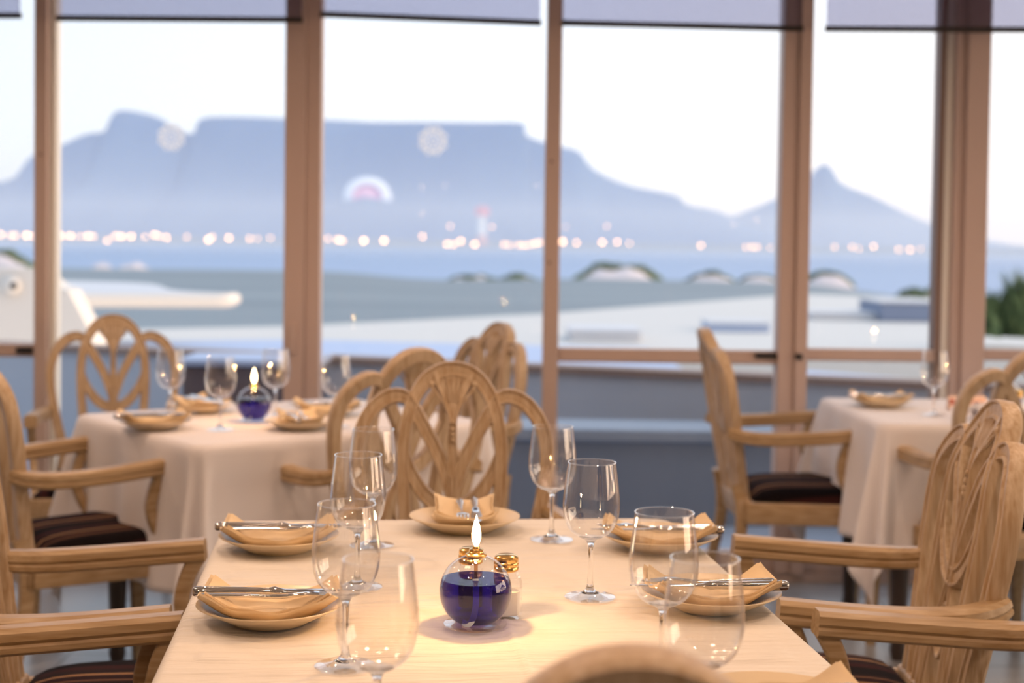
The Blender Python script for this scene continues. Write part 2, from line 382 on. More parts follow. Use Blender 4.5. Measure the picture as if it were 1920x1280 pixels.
blind(107, 34, 566, 37.5, BD, 'wide grey mesh roller blind over the pane with the left peak of the mountain')
blind(602, 27, 1013, 43, BD, 'grey mesh roller blind sagging to the right over the flat mountain top')
blind(1054, 43, 1504, 54, BD, 'grey mesh roller blind right of the slim centre post')
blind(1549, 54, 2300, 58, BD, 'grey mesh roller blind over the small pointed peak at the right')

# rosette stickers on the glass
def rosette(px, py, r, label):
    c = at(px, py, y=WY + 0.028)
    b = MB()
    def ring(cx, cz, ro, ri, n=18):
        v = []; f = []
        for k in range(n):
            a = 2 * PI * k / n
            for rr_ in (ri, ro):
                for dy in (0, 0.0015): v.append((cx + rr_ * math.cos(a), dy, cz + rr_ * math.sin(a)))
        for k in range(n):
            p = 4 * k; q = 4 * ((k + 1) % n)
            f += [(p, q, q + 2, p + 2), (p + 1, p + 3, q + 3, q + 1), (p, p + 1, q + 1, q), (p + 2, q + 2, q + 3, p + 3)]
        b.add(v, f)
    ring(0, 0, r * 0.27, r * 0.13)
    for k in range(8):
        a = 2 * PI * k / 8; ring(r * 0.52 * math.cos(a), r * 0.52 * math.sin(a), r * 0.19, r * 0.06)
        a += PI / 8; ring(r * 0.80 * math.cos(a), r * 0.80 * math.sin(a), r * 0.21, r * 0.10)
        ring(r * 0.80 * math.cos(a - PI / 8), r * 0.80 * math.sin(a - PI / 8), r * 0.13, r * 0.0)
    o = b.build('window_sticker', decal_m, smooth=False); o.location = c
    tag(o, label, 'sticker', 'frosted rosette stickers on the panes')
rosette(321, 257, 0.056, 'frosted white rosette sticker on the left pane beside the mountain notch')
rosette(812, 264, 0.060, 'frosted white rosette sticker on the centre pane under the flat mountain top')

# ------------------------------------------------------------------ outdoors
b = MB(); b.box(-9, 9, WY + 0.12, 6.02, -0.14, -0.005); tag(b.build('door_step', white_wall, smooth=False), 'white concrete step outside along the foot of the glass doors', 'step')
b = MB(); b.box(-9, 9, 6.02, 9.4, -0.16, -0.06); b.build('terrace', slate, smooth=False, kind='structure')
def prism(name, outline, depth, thick, material, parent=None, back=None):
    """front outline in world x,z at depth, pushed back by thick"""
    n = len(outline); b = MB()
    v = [(x, depth, z) for x, z in outline] + [(x, depth + thick, z) for x, z in outline]
    f = [tuple(range(n)), tuple(range(2 * n - 1, n - 1, -1))] + [(i, (i + 1) % n, n + (i + 1) % n, n + i) for i in range(n)]
    b.add(v, f); return b.build(name, material, parent, smooth=False)
# parapet beyond the terrace (coping runs down to the right in the photo: it comes nearer)
t = thing('terrace_parapet', 'low white terrace wall with a brown coping beyond the glass', 'wall')
pa = Vector((-1.30, 8.6)); pb = Vector((9.0, 6.9))
pa2 = at(470, 662, z=0.62); pb2 = at(1460, 704, z=0.62)
dirp = (Vector((pb2.x, pb2.y)) - Vector((pa2.x, pa2.y))).normalized()
P0 = Vector((pa2.x, pa2.y)) - dirp * 6.5; P1 = Vector((pb2.x, pb2.y)) + dirp * 3.0
nrm = Vector((-dirp.y, dirp.x))
def wall_strip(bm, p0, p1, th, z0, z1, off=0):
    a = p0 - nrm * off; c = p1 - nrm * off
    v = [(a.x, a.y), (c.x, c.y), ((c + nrm * (th + 2 * off)).x, (c + nrm * (th + 2 * off)).y), ((a + nrm * (th + 2 * off)).x, (a + nrm * (th + 2 * off)).y)]
    bm.add([(x, y, z0) for x, y in v] + [(x, y, z1) for x, y in v], [(0, 1, 2, 3), (7, 6, 5, 4), (0, 4, 5, 1), (1, 5, 6, 2), (2, 6, 7, 3), (3, 7, 4, 0)])
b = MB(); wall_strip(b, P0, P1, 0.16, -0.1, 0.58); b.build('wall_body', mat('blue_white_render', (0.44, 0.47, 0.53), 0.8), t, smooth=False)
b = MB(); wall_strip(b, P0, P1, 0.16, 0.58, 0.62, 0.02); b.build('coping', coping_m, t, smooth=False)
t = thing('terrace_bench', 'long dark slate bench along the terrace wall, low behind the panes', 'bench', ((at(1400, 790, y=7.0).x), 7.0, -0.06))  # added dark block that gives the deep blue shading low on the wall
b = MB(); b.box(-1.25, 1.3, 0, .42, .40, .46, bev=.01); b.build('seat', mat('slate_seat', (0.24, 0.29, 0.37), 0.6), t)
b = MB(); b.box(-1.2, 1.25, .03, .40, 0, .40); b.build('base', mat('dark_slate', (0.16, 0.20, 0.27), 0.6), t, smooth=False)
# dark cover box on the terrace
x0 = at(386, 655, z=0.655).x; x1 = at(590, 655, z=0.655).x
t = thing('storage_box', 'dark planked terrace box with a pale blue lid behind the wine glasses', 'box', (0, 0, -0.06))
b = MB(); b.box(x0, x1 + .1, 7.75, 8.2, 0.0, 0.675, bev=0.01); b.build('body', mat('dark_planks', (0.10, 0.075, 0.085), 0.6), t)
b = MB(); b.box(x0 - 0.03, x1 + 0.13, 7.72, 8.23, 0.675, 0.71, bev=0.008); b.build('lid', blue_roof, t)
# pale awning wing and the sloped stair wall on the left
t = thing('canopy', 'white flat canopy wing with a rounded tip beyond the left pane', 'canopy')
c0 = at(425, 566, y=14.2); cb = at(107, 572, y=13.6); cf = at(107, 536, y=18.5)
b = MB(); zt = at(300, 556, y=14).z
sec = rrect(0.09, 0.10, 0.04)
front = smooth_path([(c0.x, 14.6), (c0.x - 0.06, 14.28), (c0.x - 0.4, 14.15), (-6.5, 13.4)], 8)
backp = smooth_path([(c0.x, 14.6), (c0.x - 0.15, 15.1), (c0.x - 0.9, 15.9), (-4.6, 18.2), (-6.5, 19.0)], 6)
ol = front + backp[::-1][:-1]
v = [(x, y, zt) for x, y in ol] + [(x, y, zt - 0.11) for x, y in ol]; n = len(ol)
b.add(v, [tuple(range(n)), tuple(range(2 * n - 1, n - 1, -1))] + [(i, (i + 1) % n, n + (i + 1) % n, n + i) for i in range(n)])
b.build('roof_slab', grey_roof, t, smooth=False)
b = MB(); b.sweep([(x, y, zt - 0.035) for x, y in front], circ(0.066, 12), side=(0, 0, 1)); b.build('fascia', white_wall, t)
b = MB(); b.box(-6.4, -6.2, 14.2, 14.4, -1.5, zt - 0.1); b.build('post', white_wall, t)
d = 12.0
ol = [(at(px, py, y=d).x, at(px, py, y=d).z) for px, py in ((-420, 503), (66, 503), (106, 537), (128, 545), (160, 605), (186, 668), (-420, 668))]
tag(prism('stair_wall', ol, d, 0.35, white_wall), 'white sloping stair wall outside the leftmost panes', 'wall')
t = thing('security_camera', 'small white dome security camera with black lens on the sloping wall', 'camera', at(22, 535, y=d - 0.02))
b = MB(); b.lathe([(0.001, -0.085), (0.05, -0.07), (0.085, -0.02), (0.09, 0.02), (0.07, 0.05), (0.04, 0.06), (0.001, 0.065)], 20, Matrix.Rotation(PI / 2, 4, 'X') @ Matrix.Scale(0.9, 4)); b.build('housing', white_wall, t)
b = MB(); b.lathe([(0.001, 0), (0.028, 0), (0.028, 0.04), (0.001, 0.045)], 16, Matrix.Translation((0.035, -0.02, 0)) @ Matrix.Rotation(PI / 2, 4, 'X')); b.build('lens', black_m, t)
# lower flat roofs
def slab(name, corners, z, th, m, label, cat, parent=None):
    b = MB(); n = len(corners)
    b.add([(x, y, z) for x, y in corners] + [(x, y, z - th) for x, y in corners], [tuple(range(n)), tuple(range(2 * n - 1, n - 1, -1))] + [(i, (i + 1) % n, n + (i + 1) % n, n + i) for i in range(n)])
    o = b.build(name, m, parent, smooth=False)
    if label: tag(o, label, cat)
    return o
def q(px, py, z): p = at(px, py, z=z); return (p.x, p.y)
slab('blue_roof', [q(180, 672, 0.1), q(1280, 690, 0.1), q(1215, 652, 0.1), q(560, 636, 0.1), q(180, 640, 0.1)], 0.1, 0.3, blue_roof, 'pale blue flat roof just beyond the low terrace wall', 'roof')
slab('white_roof', [q(-300, 650, -0.35), q(2100, 668, -0.35), q(2100, 596, -0.35), q(1840, 610, -0.35), q(1760, 560, -0.35), q(1500, 551, -0.35), q(1020, 588, -0.35), q(560, 611, -0.35), q(-300, 628, -0.35)], -0.35, 0.5, white_wall, 'broad white flat roof stretching across below the dunes', 'roof')
def roof_box(px0, px1, py_base, h, dep, m, label, name='roof_unit'):
    a = at(px0, py_base, z=-0.35); c = at(px1, py_base, z=-0.35)
    t = thing(name, label, 'roof unit', ((a.x + c.x) / 2, a.y, -0.35)); w = (c.x - a.x) / 2
    b = MB(); b.box(-w, w, 0, dep, 0, h, bev=0.03); b.build('body', m, t)
    b = MB(); b.box(-w * 1.03, w * 1.03, -0.04, dep + 0.04, h, h + 0.04); b.build('lid', grey_roof, t, smooth=False)
roof_box(1068, 1200, 640, 0.16, 1.5, grey_roof, 'long low grey roof unit right of the slim centre post')
roof_box(1330, 1440, 622, 0.15, 1.2, blue_roof, 'low bluish roof unit left of the wide door post')
roof_box(1520, 1640, 600, 0.14, 1.4, grey_roof, 'flat grey roof unit seen through the door pane at right')
roof_box(1650, 1752, 603, 0.42, 2.0, mat('navy_cover', (0.16, 0.20, 0.30), 0.6), 'dark blue covered roof unit beside the double post')
# low tarp-like slabs behind the right door pane
slab('deck_lounger_cover', [q(1500, 735, 0.30), q(1800, 752, 0.30), q(1800, 716, 0.30), q(1500, 693, 0.30)], 0.30, 0.25, blue_roof, 'pale blue covered daybed outside the right-hand door pane', 'daybed')

# terrain strips: ground, dunes, sea
def terrain(name, x0, x1, ys, hfun, nx, m, label=None, cat=None, kind=None):
    b = MB(); ny = len(ys); v = []; f = []
    for j, y in enumerate(ys):
        for i in range(nx + 1):
            k = i / nx; x = (x0 + (x1 - x0) * k) * (y / ys[-1]) if x0 < 0 and name == 'ground' else x0 + (x1 - x0) * k
            v.append((x, y, hfun(x, y)))
    for j in range(ny - 1):
        for i in range(nx): f.append((j * (nx + 1) + i, j * (nx + 1) + i + 1, (j + 1) * (nx + 1) + i + 1, (j + 1) * (nx + 1) + i))
    b.add(v, f); o = b.build(name, m, angle=80)
    if label: tag(o, label, cat)
    if kind: o['kind'] = kind
    return o
def sst(a, b_, t): t = max(0, min(1, (t - a) / (b_ - a))); return t * t * (3 - 2 * t)
def gh(x, y):
    base = -0.55 - 0.0145 * y
    r = x / y
    lift = 0.75 * (1 - sst(-0.13, -0.05, r)) + 0.25 * sst(-0.04, 0.05, r) * (1 - sst(0.13, 0.26, r)) - 1.3 * sst(0.19, 0.28, r)
    h = base + lift * sst(60, 170, y) + 0.12 * noise.noise(Vector((x * 0.05, y * 0.03, 0)))
    if y > 170: h -= (y - 170) * 0.045
    return h
terrain('ground', -180, 180, [16, 24, 34, 45, 60, 80, 100, 120, 140, 155, 165, 172, 185, 205, 240, 300], gh, 70, turf_m, kind='structure')
b = MB(); b.add([(-2500, 180, -9), (2500, 180, -9), (2500, 3600, -9), (-2500, 3600, -9)], [(0, 1, 2, 3)]); b.build('sea', sea_m, smooth=False, kind='structure')
def dune(px0, px1, ptop, pbase, dist, label, veg=0.0, m=sand_m, vm=scrub_m, seed=0):
    a = at(px0, pbase, y=dist); c = at(px1, pbase, y=dist); tp = at((px0 + px1) / 2, ptop, y=dist)
    w = (c.x - a.x); h = tp.z - a.z
    t = thing('sand_dune', label, 'dune', ((a.x + c.x) / 2, dist, a.z))
    def H(u, v_): return h * max(0, (1 - u * u)) ** 0.9 * max(0, 1 - v_ * v_) * (1 + 0.28 * noise.noise(Vector((u * 2.5 + seed, v_ * 2, 1.3))))
    b = MB(); n = 22; vv = []; ff = []
    for j in range(n + 1):
        for i in range(n + 1):
            u = -1 + 2 * i / n; v_ = -1 + 2 * j / n; vv.append((u * w / 2, v_ * w * 0.35, H(u, v_) - 0.35))
    for j in range(n):
        for i in range(n): ff.append((j * (n + 1) + i, j * (n + 1) + i + 1, (j + 1) * (n + 1) + i + 1, (j + 1) * (n + 1) + i))
    b.add(vv, ff); b.build('sand', m, t, angle=80)
    if veg:
        b = MB(); rnd = random.Random(seed)
        for k in range(90):
            u = rnd.uniform(-0.93, 0.93); v_ = rnd.uniform(-0.25, 0.2) if veg < 1 else rnd.uniform(-0.8, 0.3)
            r = h * rnd.uniform(0.10, 0.2) * (0.6 + veg * 0.5)
            T = Matrix.Translation((u * w / 2, v_ * w * 0.35, H(u, v_) - 0.3)) @ Matrix.Scale(1, 4)
            b.lathe([(r * 1.6, -r * 0.4), (r * 1.7, 0.1 * r), (r * 1.2, 0.7 * r), (r * 0.5, r)], 8, T)
        b.build('scrub', vm, t)
dune(1072, 1245, 492, 532, 190, 'tall sand dune topped with dark scrub right of the slim post', 0.8, seed=2)
dune(832, 945, 512, 526, 190, 'low dark scrubby dune left of the slim centre post', 1.0, seed=5)
dune(930, 1012, 511, 526, 188, 'small green scrub mound just left of the slim centre post', 1.0, seed=8)
dune(1275, 1385, 508, 533, 200, 'pale low dune with hazy scrub left of the wide door post', 0.5, seed=11)
dune(1375, 1470, 512, 534, 205, 'faint grey dune touching the wide door post', 0.4, seed=14)
dune(1500, 1600, 506, 535, 195, 'pale dune with brownish scrub right of the wide door post', 0.5, seed=17)
dune(1668, 1790, 538, 562, 150, 'dark green scrubby bank left of the double post', 1.0, seed=20)
dune(-60, 68, 470, 505, 175, 'rocky dune with olive scrub seen in the leftmost pane', 0.5, seed=23)
dune(165, 215, 488, 504, 190, 'small white dune left of the bigger white dune', 0, seed=26)
dune(210, 292, 489, 508, 180, 'white bare dune above the canopy wing', 0, seed=29)

# mountains
def ridge(name, prof, y_r, y_f, m, label, depth_jit=60, zbase=-12):
    b = MB(); pr = smooth_path(prof, 4); rows = 14; v = []; f = []; nx = len(pr)
    for j in range(rows + 1):
        k = j / rows
        for (px, py) in pr:
            p = at(px, py, y=y_r); y = y_r + (y_f - y_r) * k
            cliff = max(0.0, 1 - k * 3.2)
            hz = (p.z - zbase) * (0.62 * (1 - k) ** 1.15 + 0.38 * cliff) + zbase
            g = noise.noise(Vector((p.x * 0.011, k * 2.0, 3.1))) + 0.5 * noise.noise(Vector((p.x * 0.03, k * 4.0, 7.7)))
            amp = math.sin(PI * min(1, k * 1.02)) if j > 0 else 0
            v.append((p.x * (1.0 - 0.0 * k), y + g * depth_jit * amp, hz + g * 0.10 * (p.z - zbase) * amp))
    for (px, py) in pr:
        p = at(px, py, y=y_r); v.append((p.x, y_r + 500, zbase))
    for j in range(rows):
        for i in range(nx - 1): f.append((j * nx + i, j * nx + i + 1, (j + 1) * nx + i + 1, (j + 1) * nx + i))
    q0 = (rows + 1) * nx
    for i in range(nx - 1): f.append((i, q0 + i, q0 + i + 1, i + 1))
    b.add(v, f); return tag(b.build(name, m, angle=80), label, 'mountain')
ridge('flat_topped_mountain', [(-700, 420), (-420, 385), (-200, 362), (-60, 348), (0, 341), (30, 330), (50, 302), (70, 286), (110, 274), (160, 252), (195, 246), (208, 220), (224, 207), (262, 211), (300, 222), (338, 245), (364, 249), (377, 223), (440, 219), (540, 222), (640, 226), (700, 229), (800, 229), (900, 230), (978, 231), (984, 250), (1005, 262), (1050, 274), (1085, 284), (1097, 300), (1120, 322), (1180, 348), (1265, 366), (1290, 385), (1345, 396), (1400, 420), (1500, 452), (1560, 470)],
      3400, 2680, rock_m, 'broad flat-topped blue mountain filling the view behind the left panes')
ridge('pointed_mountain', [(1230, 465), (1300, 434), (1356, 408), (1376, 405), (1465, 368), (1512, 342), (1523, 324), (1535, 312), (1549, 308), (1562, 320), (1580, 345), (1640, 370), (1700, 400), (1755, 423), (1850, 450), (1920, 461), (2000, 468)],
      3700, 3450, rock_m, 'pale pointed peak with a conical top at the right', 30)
# far shore and its lights
b = MB()
vs_ = []
for i in range(61):
    x = -1400 + 2800 * i / 60
    vs_ += [(x, 2560 + 30 * noise.noise(Vector((x * .01, 0, 0))), -8.5), (x, 2700, 4 + 3 * noise.noise(Vector((x * 0.02, 5, 0))))]
b.add(vs_, [(2 * i, 2 * i + 2, 2 * i + 3, 2 * i + 1) for i in range(60)]); b.build('far_shore', mat('shore_land', (0.16, 0.2, 0.27), 1), kind='structure')
city = [(2, 440, 1.1), (20, 441, .7), (29, 441, .8), (50, 441, 1.6), (64, 442, .9), (114, 442, 1.5), (132, 442, 1.4), (150, 443, .5), (165, 442, 1.2), (175, 443, .6), (201, 451, .8), (216, 442, .9), (228, 443, 1.3), (246, 443, 1.2), (272, 444, .5), (290, 440, 1.0), (297, 442, .6), (312, 445, .9), (350, 444, .4), (391, 449, 1.5), (398, 444, .7), (429, 446, 1.1), (468, 447, .6), (483, 447, .3), (507, 446, .4), (615, 447, .6), (634, 449, 1.3), (642, 451, .8), (682, 451, 1.5), (720, 451, 1.4), (792, 443, .8), (838, 457, .9), (850, 458, .8), (864, 452, 1.1), (890, 458, 1.1), (903, 456, .7), (945, 458, .6), (955, 459, .5), (973, 459, .6), (982, 460, .6), (992, 459, .6), (1004, 456, .9), (1012, 454, .6), (1055, 453, 1.3), (1081, 455, .7), (1129, 454, 1.0), (1157, 453, .7), (1180, 456, .3), (1314, 460, .7), (1398, 463, .4), (1410, 463, .5), (1420, 463, .5), (1445, 464, .25), (1565, 463, .4), (1598, 463, .5), (1610, 466, .3), (1638, 462, .6), (1685, 468, .5), (1706, 468, .7), (1726, 466, .3),
        (844, 424, .35), (922, 425, .3), (1060, 425, .15), (1138, 424, .25)]  # this raised row is reflections, built as glowing dots above the shore
b = MB(); b.lathe([(0.001, -3), (1.6, -2.6), (2.6, -1.5), (3, 0), (2.6, 1.5), (1.6, 2.6), (0.001, 3)], 12)
b.cur = 1; b.lathe([(0.25, -75), (0.25, -2.9)], 6)
lamp0 = b.build('shore_light', None, mats=[emit('sodium_glow', (1.0, 0.50, 0.22), 19.0), coping_m]); tag(lamp0, 'warm glowing light dot in the row along the far shore', 'street light', 'lights along the far shore')
for i, (px, py, s) in enumerate(city):
    o = lamp0 if i == 0 else lamp0.copy()
    if i: COL.objects.link(o)
    o.location = at(px, py, y=2540 - (i % 3) * 8); k = 0.78 * math.sqrt(s); o.scale = (k, k, k)
PN = [(-99, 68, 'leftmost pane'), (104, 535, 'pane with the left peak'), (601, 1020, 'pane with the flat mountain top'), (1049, 1460, 'pane right of the slim post'), (1514, 1757, 'pane with the pointed peak')]
ORD = ['first', 'second', 'third', 'fourth', 'fifth', 'sixth', 'seventh', 'eighth', 'ninth', 'tenth', 'eleventh', 'twelfth', 'thirteenth', 'fourteenth', 'fifteenth', 'sixteenth', 'seventeenth', 'eighteenth', 'nineteenth', 'twentieth', 'twenty-first', 'twenty-second', 'twenty-third', 'twenty-fourth']
SL = [o for o in bpy.data.objects if o.get('category') == 'street light']
for x0_, x1_, nm in PN:
    grp = sorted([(c_[0], o) for c_, o in zip(city, SL) if x0_ <= c_[0] <= x1_ and c_[1] > 430], key=lambda k: k[0])
    for k, (_, o) in enumerate(grp): o['label'] = 'warm shore light, %s from the left in the %s' % (ORD[k], nm)
for c_, o in zip(city, SL):
    if c_[1] <= 430: o['label'] = {844: 'faint raised light left of the striped tower', 922: 'faint raised light just right of the striped tower', 1060: 'faint raised light close to the slim centre post', 1138: 'faint raised light well right of the slim centre post'}[c_[0]]
# red and white tower on the shore
p = at(903, 458, y=2500); top = at(903, 388, y=2500)
t = thing('striped_tower', 'slim white tower with a red top rising among the shore lights', 'tower', p); hh = top.z - p.z
b = MB(); b.lathe([(9, 0), (7, hh * 0.25)], 16); b.build('base', mat('tower_pink', (0.8, 0.42, 0.42), 0.8), t)
b = MB(); b.lathe([(7, hh * 0.25), (6.4, hh * 0.78)], 16); b.build('shaft', mat('tower_white', (0.9, 0.93, 0.93), 0.8), t)
b = MB(); b.lathe([(12, hh * 0.78), (12, hh * 0.95), (8, hh), (0.1, hh * 1.02)], 16); b.build('top', mat('tower_red', (0.85, 0.22, 0.30), 0.8), t)
# lamp reflection in the pane, built as a pale dome out over the bay
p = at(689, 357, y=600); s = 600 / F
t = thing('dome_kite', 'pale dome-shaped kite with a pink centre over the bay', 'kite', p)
def dome_band(bm, r0, r1, w0, w1, zoff, thick, a0=-12, a1=192):
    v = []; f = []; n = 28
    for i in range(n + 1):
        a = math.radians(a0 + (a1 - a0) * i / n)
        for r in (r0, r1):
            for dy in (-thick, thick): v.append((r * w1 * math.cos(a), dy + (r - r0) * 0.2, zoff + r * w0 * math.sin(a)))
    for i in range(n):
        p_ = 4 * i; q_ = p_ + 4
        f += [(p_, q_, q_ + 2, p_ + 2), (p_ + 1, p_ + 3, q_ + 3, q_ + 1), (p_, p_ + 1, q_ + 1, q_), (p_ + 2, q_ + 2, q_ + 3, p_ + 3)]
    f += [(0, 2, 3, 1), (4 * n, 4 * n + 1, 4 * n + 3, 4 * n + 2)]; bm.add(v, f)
b = MB(); dome_band(b, 28 * s, 44 * s, 0.86, 1.0, -12 * s, 1.0); b.build('canopy', mat('kite_white', (0.92, 0.95, 1.0), 0.8), t)  # outer band of the lamp reflection
b = MB(); dome_band(b, 1 * s, 28 * s, 0.86, 1.0, -12 * s, 0.8); b.build('inner_panel', mat('kite_pink', (0.95, 0.70, 0.82), 0.8), t)

# reeds and bush by the right-hand window
def bush(cx, cy_, zb, w, h, n, label, seed):
    rnd = random.Random(seed); b = MB()
    for k in range(n):
        x = rnd.gauss(0, w * 0.4); y = rnd.gauss(0, w * 0.25); L = h * rnd.uniform(0.45, 1.05) * max(0.35, 1 - abs(x) / w * 0.6); dx = rnd.uniform(-.35, .35) * L; dy = rnd.uniform(-.3, .3) * L
        wd = h * 0.03 * rnd.uniform(0.7, 1.6); a = rnd.uniform(0, PI)
        P = [(x, y, 0), (x + dx * .3, y + dy * .3, L * .5), (x + dx, y + dy, L)]; c, s_ = math.cos(a) * wd, math.sin(a) * wd
        b.add([(P[0][0] - c, P[0][1] - s_, 0), (P[0][0] + c, P[0][1] + s_, 0), (P[1][0] - c, P[1][1] - s_, P[1][2]), (P[1][0] + c, P[1][1] + s_, P[1][2]), P[2]], [(0, 1, 3, 2), (2, 3, 4)])
    o = b.build('leafy_bush', leaf_m, smooth=False); o.location = (cx, cy_, zb); tag(o, label, 'bush')
c = at(1925, 608, y=24); bush(c.x, 24, c.z - 0.2, 0.75, 1.15, 900, 'dark green reedy bush at the right edge beyond the last pane', 3)
c = at(1862, 606, y=24.5); bush(c.x, 24.5, c.z - 0.15, 0.45, 0.75, 500, 'smaller reedy bush beside the double post', 4)

# ------------------------------------------------------------------ armchair
# section of a carved bar: raised edge beads on the front, rounded back; unit half-width, thickness in metres
def bar_section(th):
    h = th / 2
    return [(-1, -h * .7), (-1, h * .55), (-.88, h + .001), (-.66, h + .001), (-.5, h - .0035), (0, h - .002), (.5, h - .0035), (.66, h + .001), (.88, h + .001), (1, h * .55), (1, -h * .7), (.8, -h), (-.8, -h)]
LEAN = math.radians(9)
SEAT_Z = 0.435; TOP = 1.005
def bp(u, t, n=0.0):
    """back-plane point: u sideways, t distance below the top, n out of the front"""
    w = TOP - t - SEAT_Z
    return Vector((u, -0.235 - w * math.tan(LEAN) - 0.03 * sst(0.15, 0, t) + n * math.cos(LEAN), SEAT_Z + w + n * math.sin(LEAN) * 0.3))
def make_chair():
    t = thing('armchair', 'pale wooden armchair', 'chair')
    b = MB(); TH = 0.036
    nrm_ = Vector((0, 1, 0.16)).normalized()
    def rib(pts, widths, th=TH, n=0.0, k=7):
        P = smooth_path([(u, tt, w) for (u, tt), w in zip(pts, widths)], k)
        b.sweep([bp(u, tt, n) for u, tt, w in P], bar_section(th), side=nrm_, scale=[(w / 2, 1) for u, tt, w in P])
    # side loops
    for s in (-1, 1):
        rib([(s * .088, .105), (s * .108, .082), (s * .135, .077), (s * .168, .092), (s * .196, .125), (s * .213, .17), (s * .217, .22), (s * .210, .29), (s * .192, .38), (s * .172, .47), (s * .160, .57)],
            [.02, .032, .036, .036, .034, .033, .032, .032, .034, .038, .042], TH - .002)
        # V ribs
        rib([(s * .100, .088), (s * .082, .118), (s * .055, .165), (s * .030, .215), (s * .012, .27), (s * .005, .31)], [.026, .033, .032, .030, .025, .014], TH - .004)
        # U bottom
        rib([(s * .106, .20), (s * .094, .245), (s * .068, .290), (s * .035, .320), (0, .330)], [.014, .027, .034, .037, .038], TH - .005)
        # lower fan
        rib([(s * .004, .325), (s * .020, .38), (s * .040, .44), (s * .055, .57)], [.016, .02, .022, .026], TH - .006)
    # centre hoop as one loop
    H = [(-.088, .57), (-.094, .47), (-.104, .36), (-.111, .27), (-.112, .20), (-.106, .14), (-.090, .085), (-.065, .046), (-.034, .024), (0, .017)]
    HP = H + [(-u, tt) for u, tt in H[:-1][::-1]]
    W = [.040, .036, .032, .030, .030, .030, .032, .036, .038, .038]; W = W + W[:-1][::-1]
    rib(HP, W, TH)
    # fan and stem
    rib([(0, .025), (0, .050), (0, .075), (0, .105), (0, .125), (0, .16), (0, .25), (0, .335)], [.115, .092, .062, .040, .022, .020, .026, .034], TH - .003, k=5)
    # carved rays and drops on the fan
    for k in range(-4, 5):
        a = k * 0.17
        P = [bp(math.sin(a) * r_, .118 - math.cos(a) * r_, TH / 2 - .001) for r_ in (.03, .05, .07, .086)]
        b.sweep(P, circ(.0035, 6), side=nrm_, scale=[.4, .8, 1, .5])
    for tt in (.135, .15, .163, .175):
        b.lathe([(.001, -.007), (.004, -.004), (.005, 0), (.004, .004), (.001, .007)], 8, Matrix.Translation(bp(0, tt, TH / 2)))
    for s in (-1, 1):
        b.lathe([(.001, 0), (.008, .002), (.004, .005), (.001, .006)], 10, Matrix.Translation(bp(s * .05, .05, TH / 2 - .002)) @ Matrix.Rotation(-PI / 2 + .16, 4, 'X'))
    # small oval at the foot of the splat
    ov = [(.026 * math.cos(a), .43 + .05 * math.sin(a)) for a in [2 * PI * k / 16 for k in range(17)]]
    b.sweep([bp(u, tt, .0) for u, tt in ov], rrect(.010, TH * .8, .003), side=nrm_)
    # bottom rail of the back
    b.sweep([bp(-.20, .575), bp(.20, .575)], rrect(.05, .04, .008), side=nrm_)
    b.build('backrest', wood, t, angle=35)
    # seat frame, trapezoid
    b = MB(); yb, yf = -0.235, 0.255; wb, wf = 0.205, 0.262
    def rail(p0, p1, h0, h1, th=.026):
        b.sweep([p0, p1], rrect(th, h1 - h0, .005), side=(0, 0, 1))
    z0, z1 = .375, .445; zc = (z0 + z1) / 2
    rail((-wb, yb, zc), (-wf, yf, zc), z0, z1); rail((wb, yb, zc), (wf, yf, zc), z0, z1)
    P = smooth_path([(-wf, yf, zc), (-wf * .5, yf + .02, zc), (0, yf + .028, zc), (wf * .5, yf + .02, zc), (wf, yf, zc)], 4)
    b.sweep(P, rrect(.026, z1 - z0, .005), side=(0, 0, 1)); rail((-wb, yb, zc), (wb, yb, zc), z0, z1)
    b.build('seat_frame', wood_arm, t)
    # cushion
    b = MB(); n = 16; v = []; f = []
    def pt(i, j, zt_):
        u = -1 + 2 * i / n; w = j / n; hw = (wb + (wf - wb) * w) - .006
        y = yb + .03 + (yf + .022 * (1 - u * u) - yb - .03) * w
        e_ = (1 - abs(u) ** 5) * (1 - abs(2 * w - 1) ** 5)
        return (u * hw, y, .440 + (0.012 + 0.042 * max(0, e_) ** .6 if zt_ else 0))
    for top_ in (1, 0):
        for j in range(n + 1):
            for i in range(n + 1): v.append(pt(i, j, top_))
    m_ = (n + 1) ** 2
    for j in range(n):
        for i in range(n):
            a = j * (n + 1) + i; f.append((a, a + 1, a + n + 2, a + n + 1)); f.append((m_ + a, m_ + a + n + 1, m_ + a + n + 2, m_ + a + 1))
    for i in range(n):
        f.append((i, m_ + i, m_ + i + 1, i + 1)); a = n * (n + 1) + i; f.append((a, a + 1, m_ + a + 1, m_ + a))
        a = i * (n + 1); c_ = a + n + 1; f.append((a, c_, m_ + c_, m_ + a)); a += n; c_ += n; f.append((a, m_ + a, m_ + c_, c_))
    b.add(v, f); b.build('seat_cushion', stripe_m, t, angle=60)
    # arms: wide top over a thin bead
    for s in (-1, 1):
        b = MB()
        path = smooth_path([(s * .205, -.292, .678, .8), (s * .225, -.262, .668, .95), (s * .250, -.20, .662, 1.0), (s * .266, -.10, .664, 1.0), (s * .270, 0, .670, 1.0), (s * .268, .105, .678, 1.0)], 6)
        sec = [(-.022, .012), (-.024, .0), (-.020, -.006), (-.0235, -.010), (-.0235, -.018), (-.019, -.023), (.019, -.023), (.0235, -.018), (.0235, -.010), (.020, -.006), (.024, 0), (.022, .012), (.013, .019), (-.013, .019)]
        b.sweep([p[:3] for p in path], sec, side=(0, 0, 1), scale=[(p[3], p[3]) for p in path])
        b.build('armrest', wood_arm, t, angle=30)
        b = MB()
        path = smooth_path([(s * .268, .090, .662), (s * .266, .070, .62), (s * .263, .060, .57), (s * .260, .072, .52), (s * .256, .100, .47), (s * .252, .130, .425)], 5)
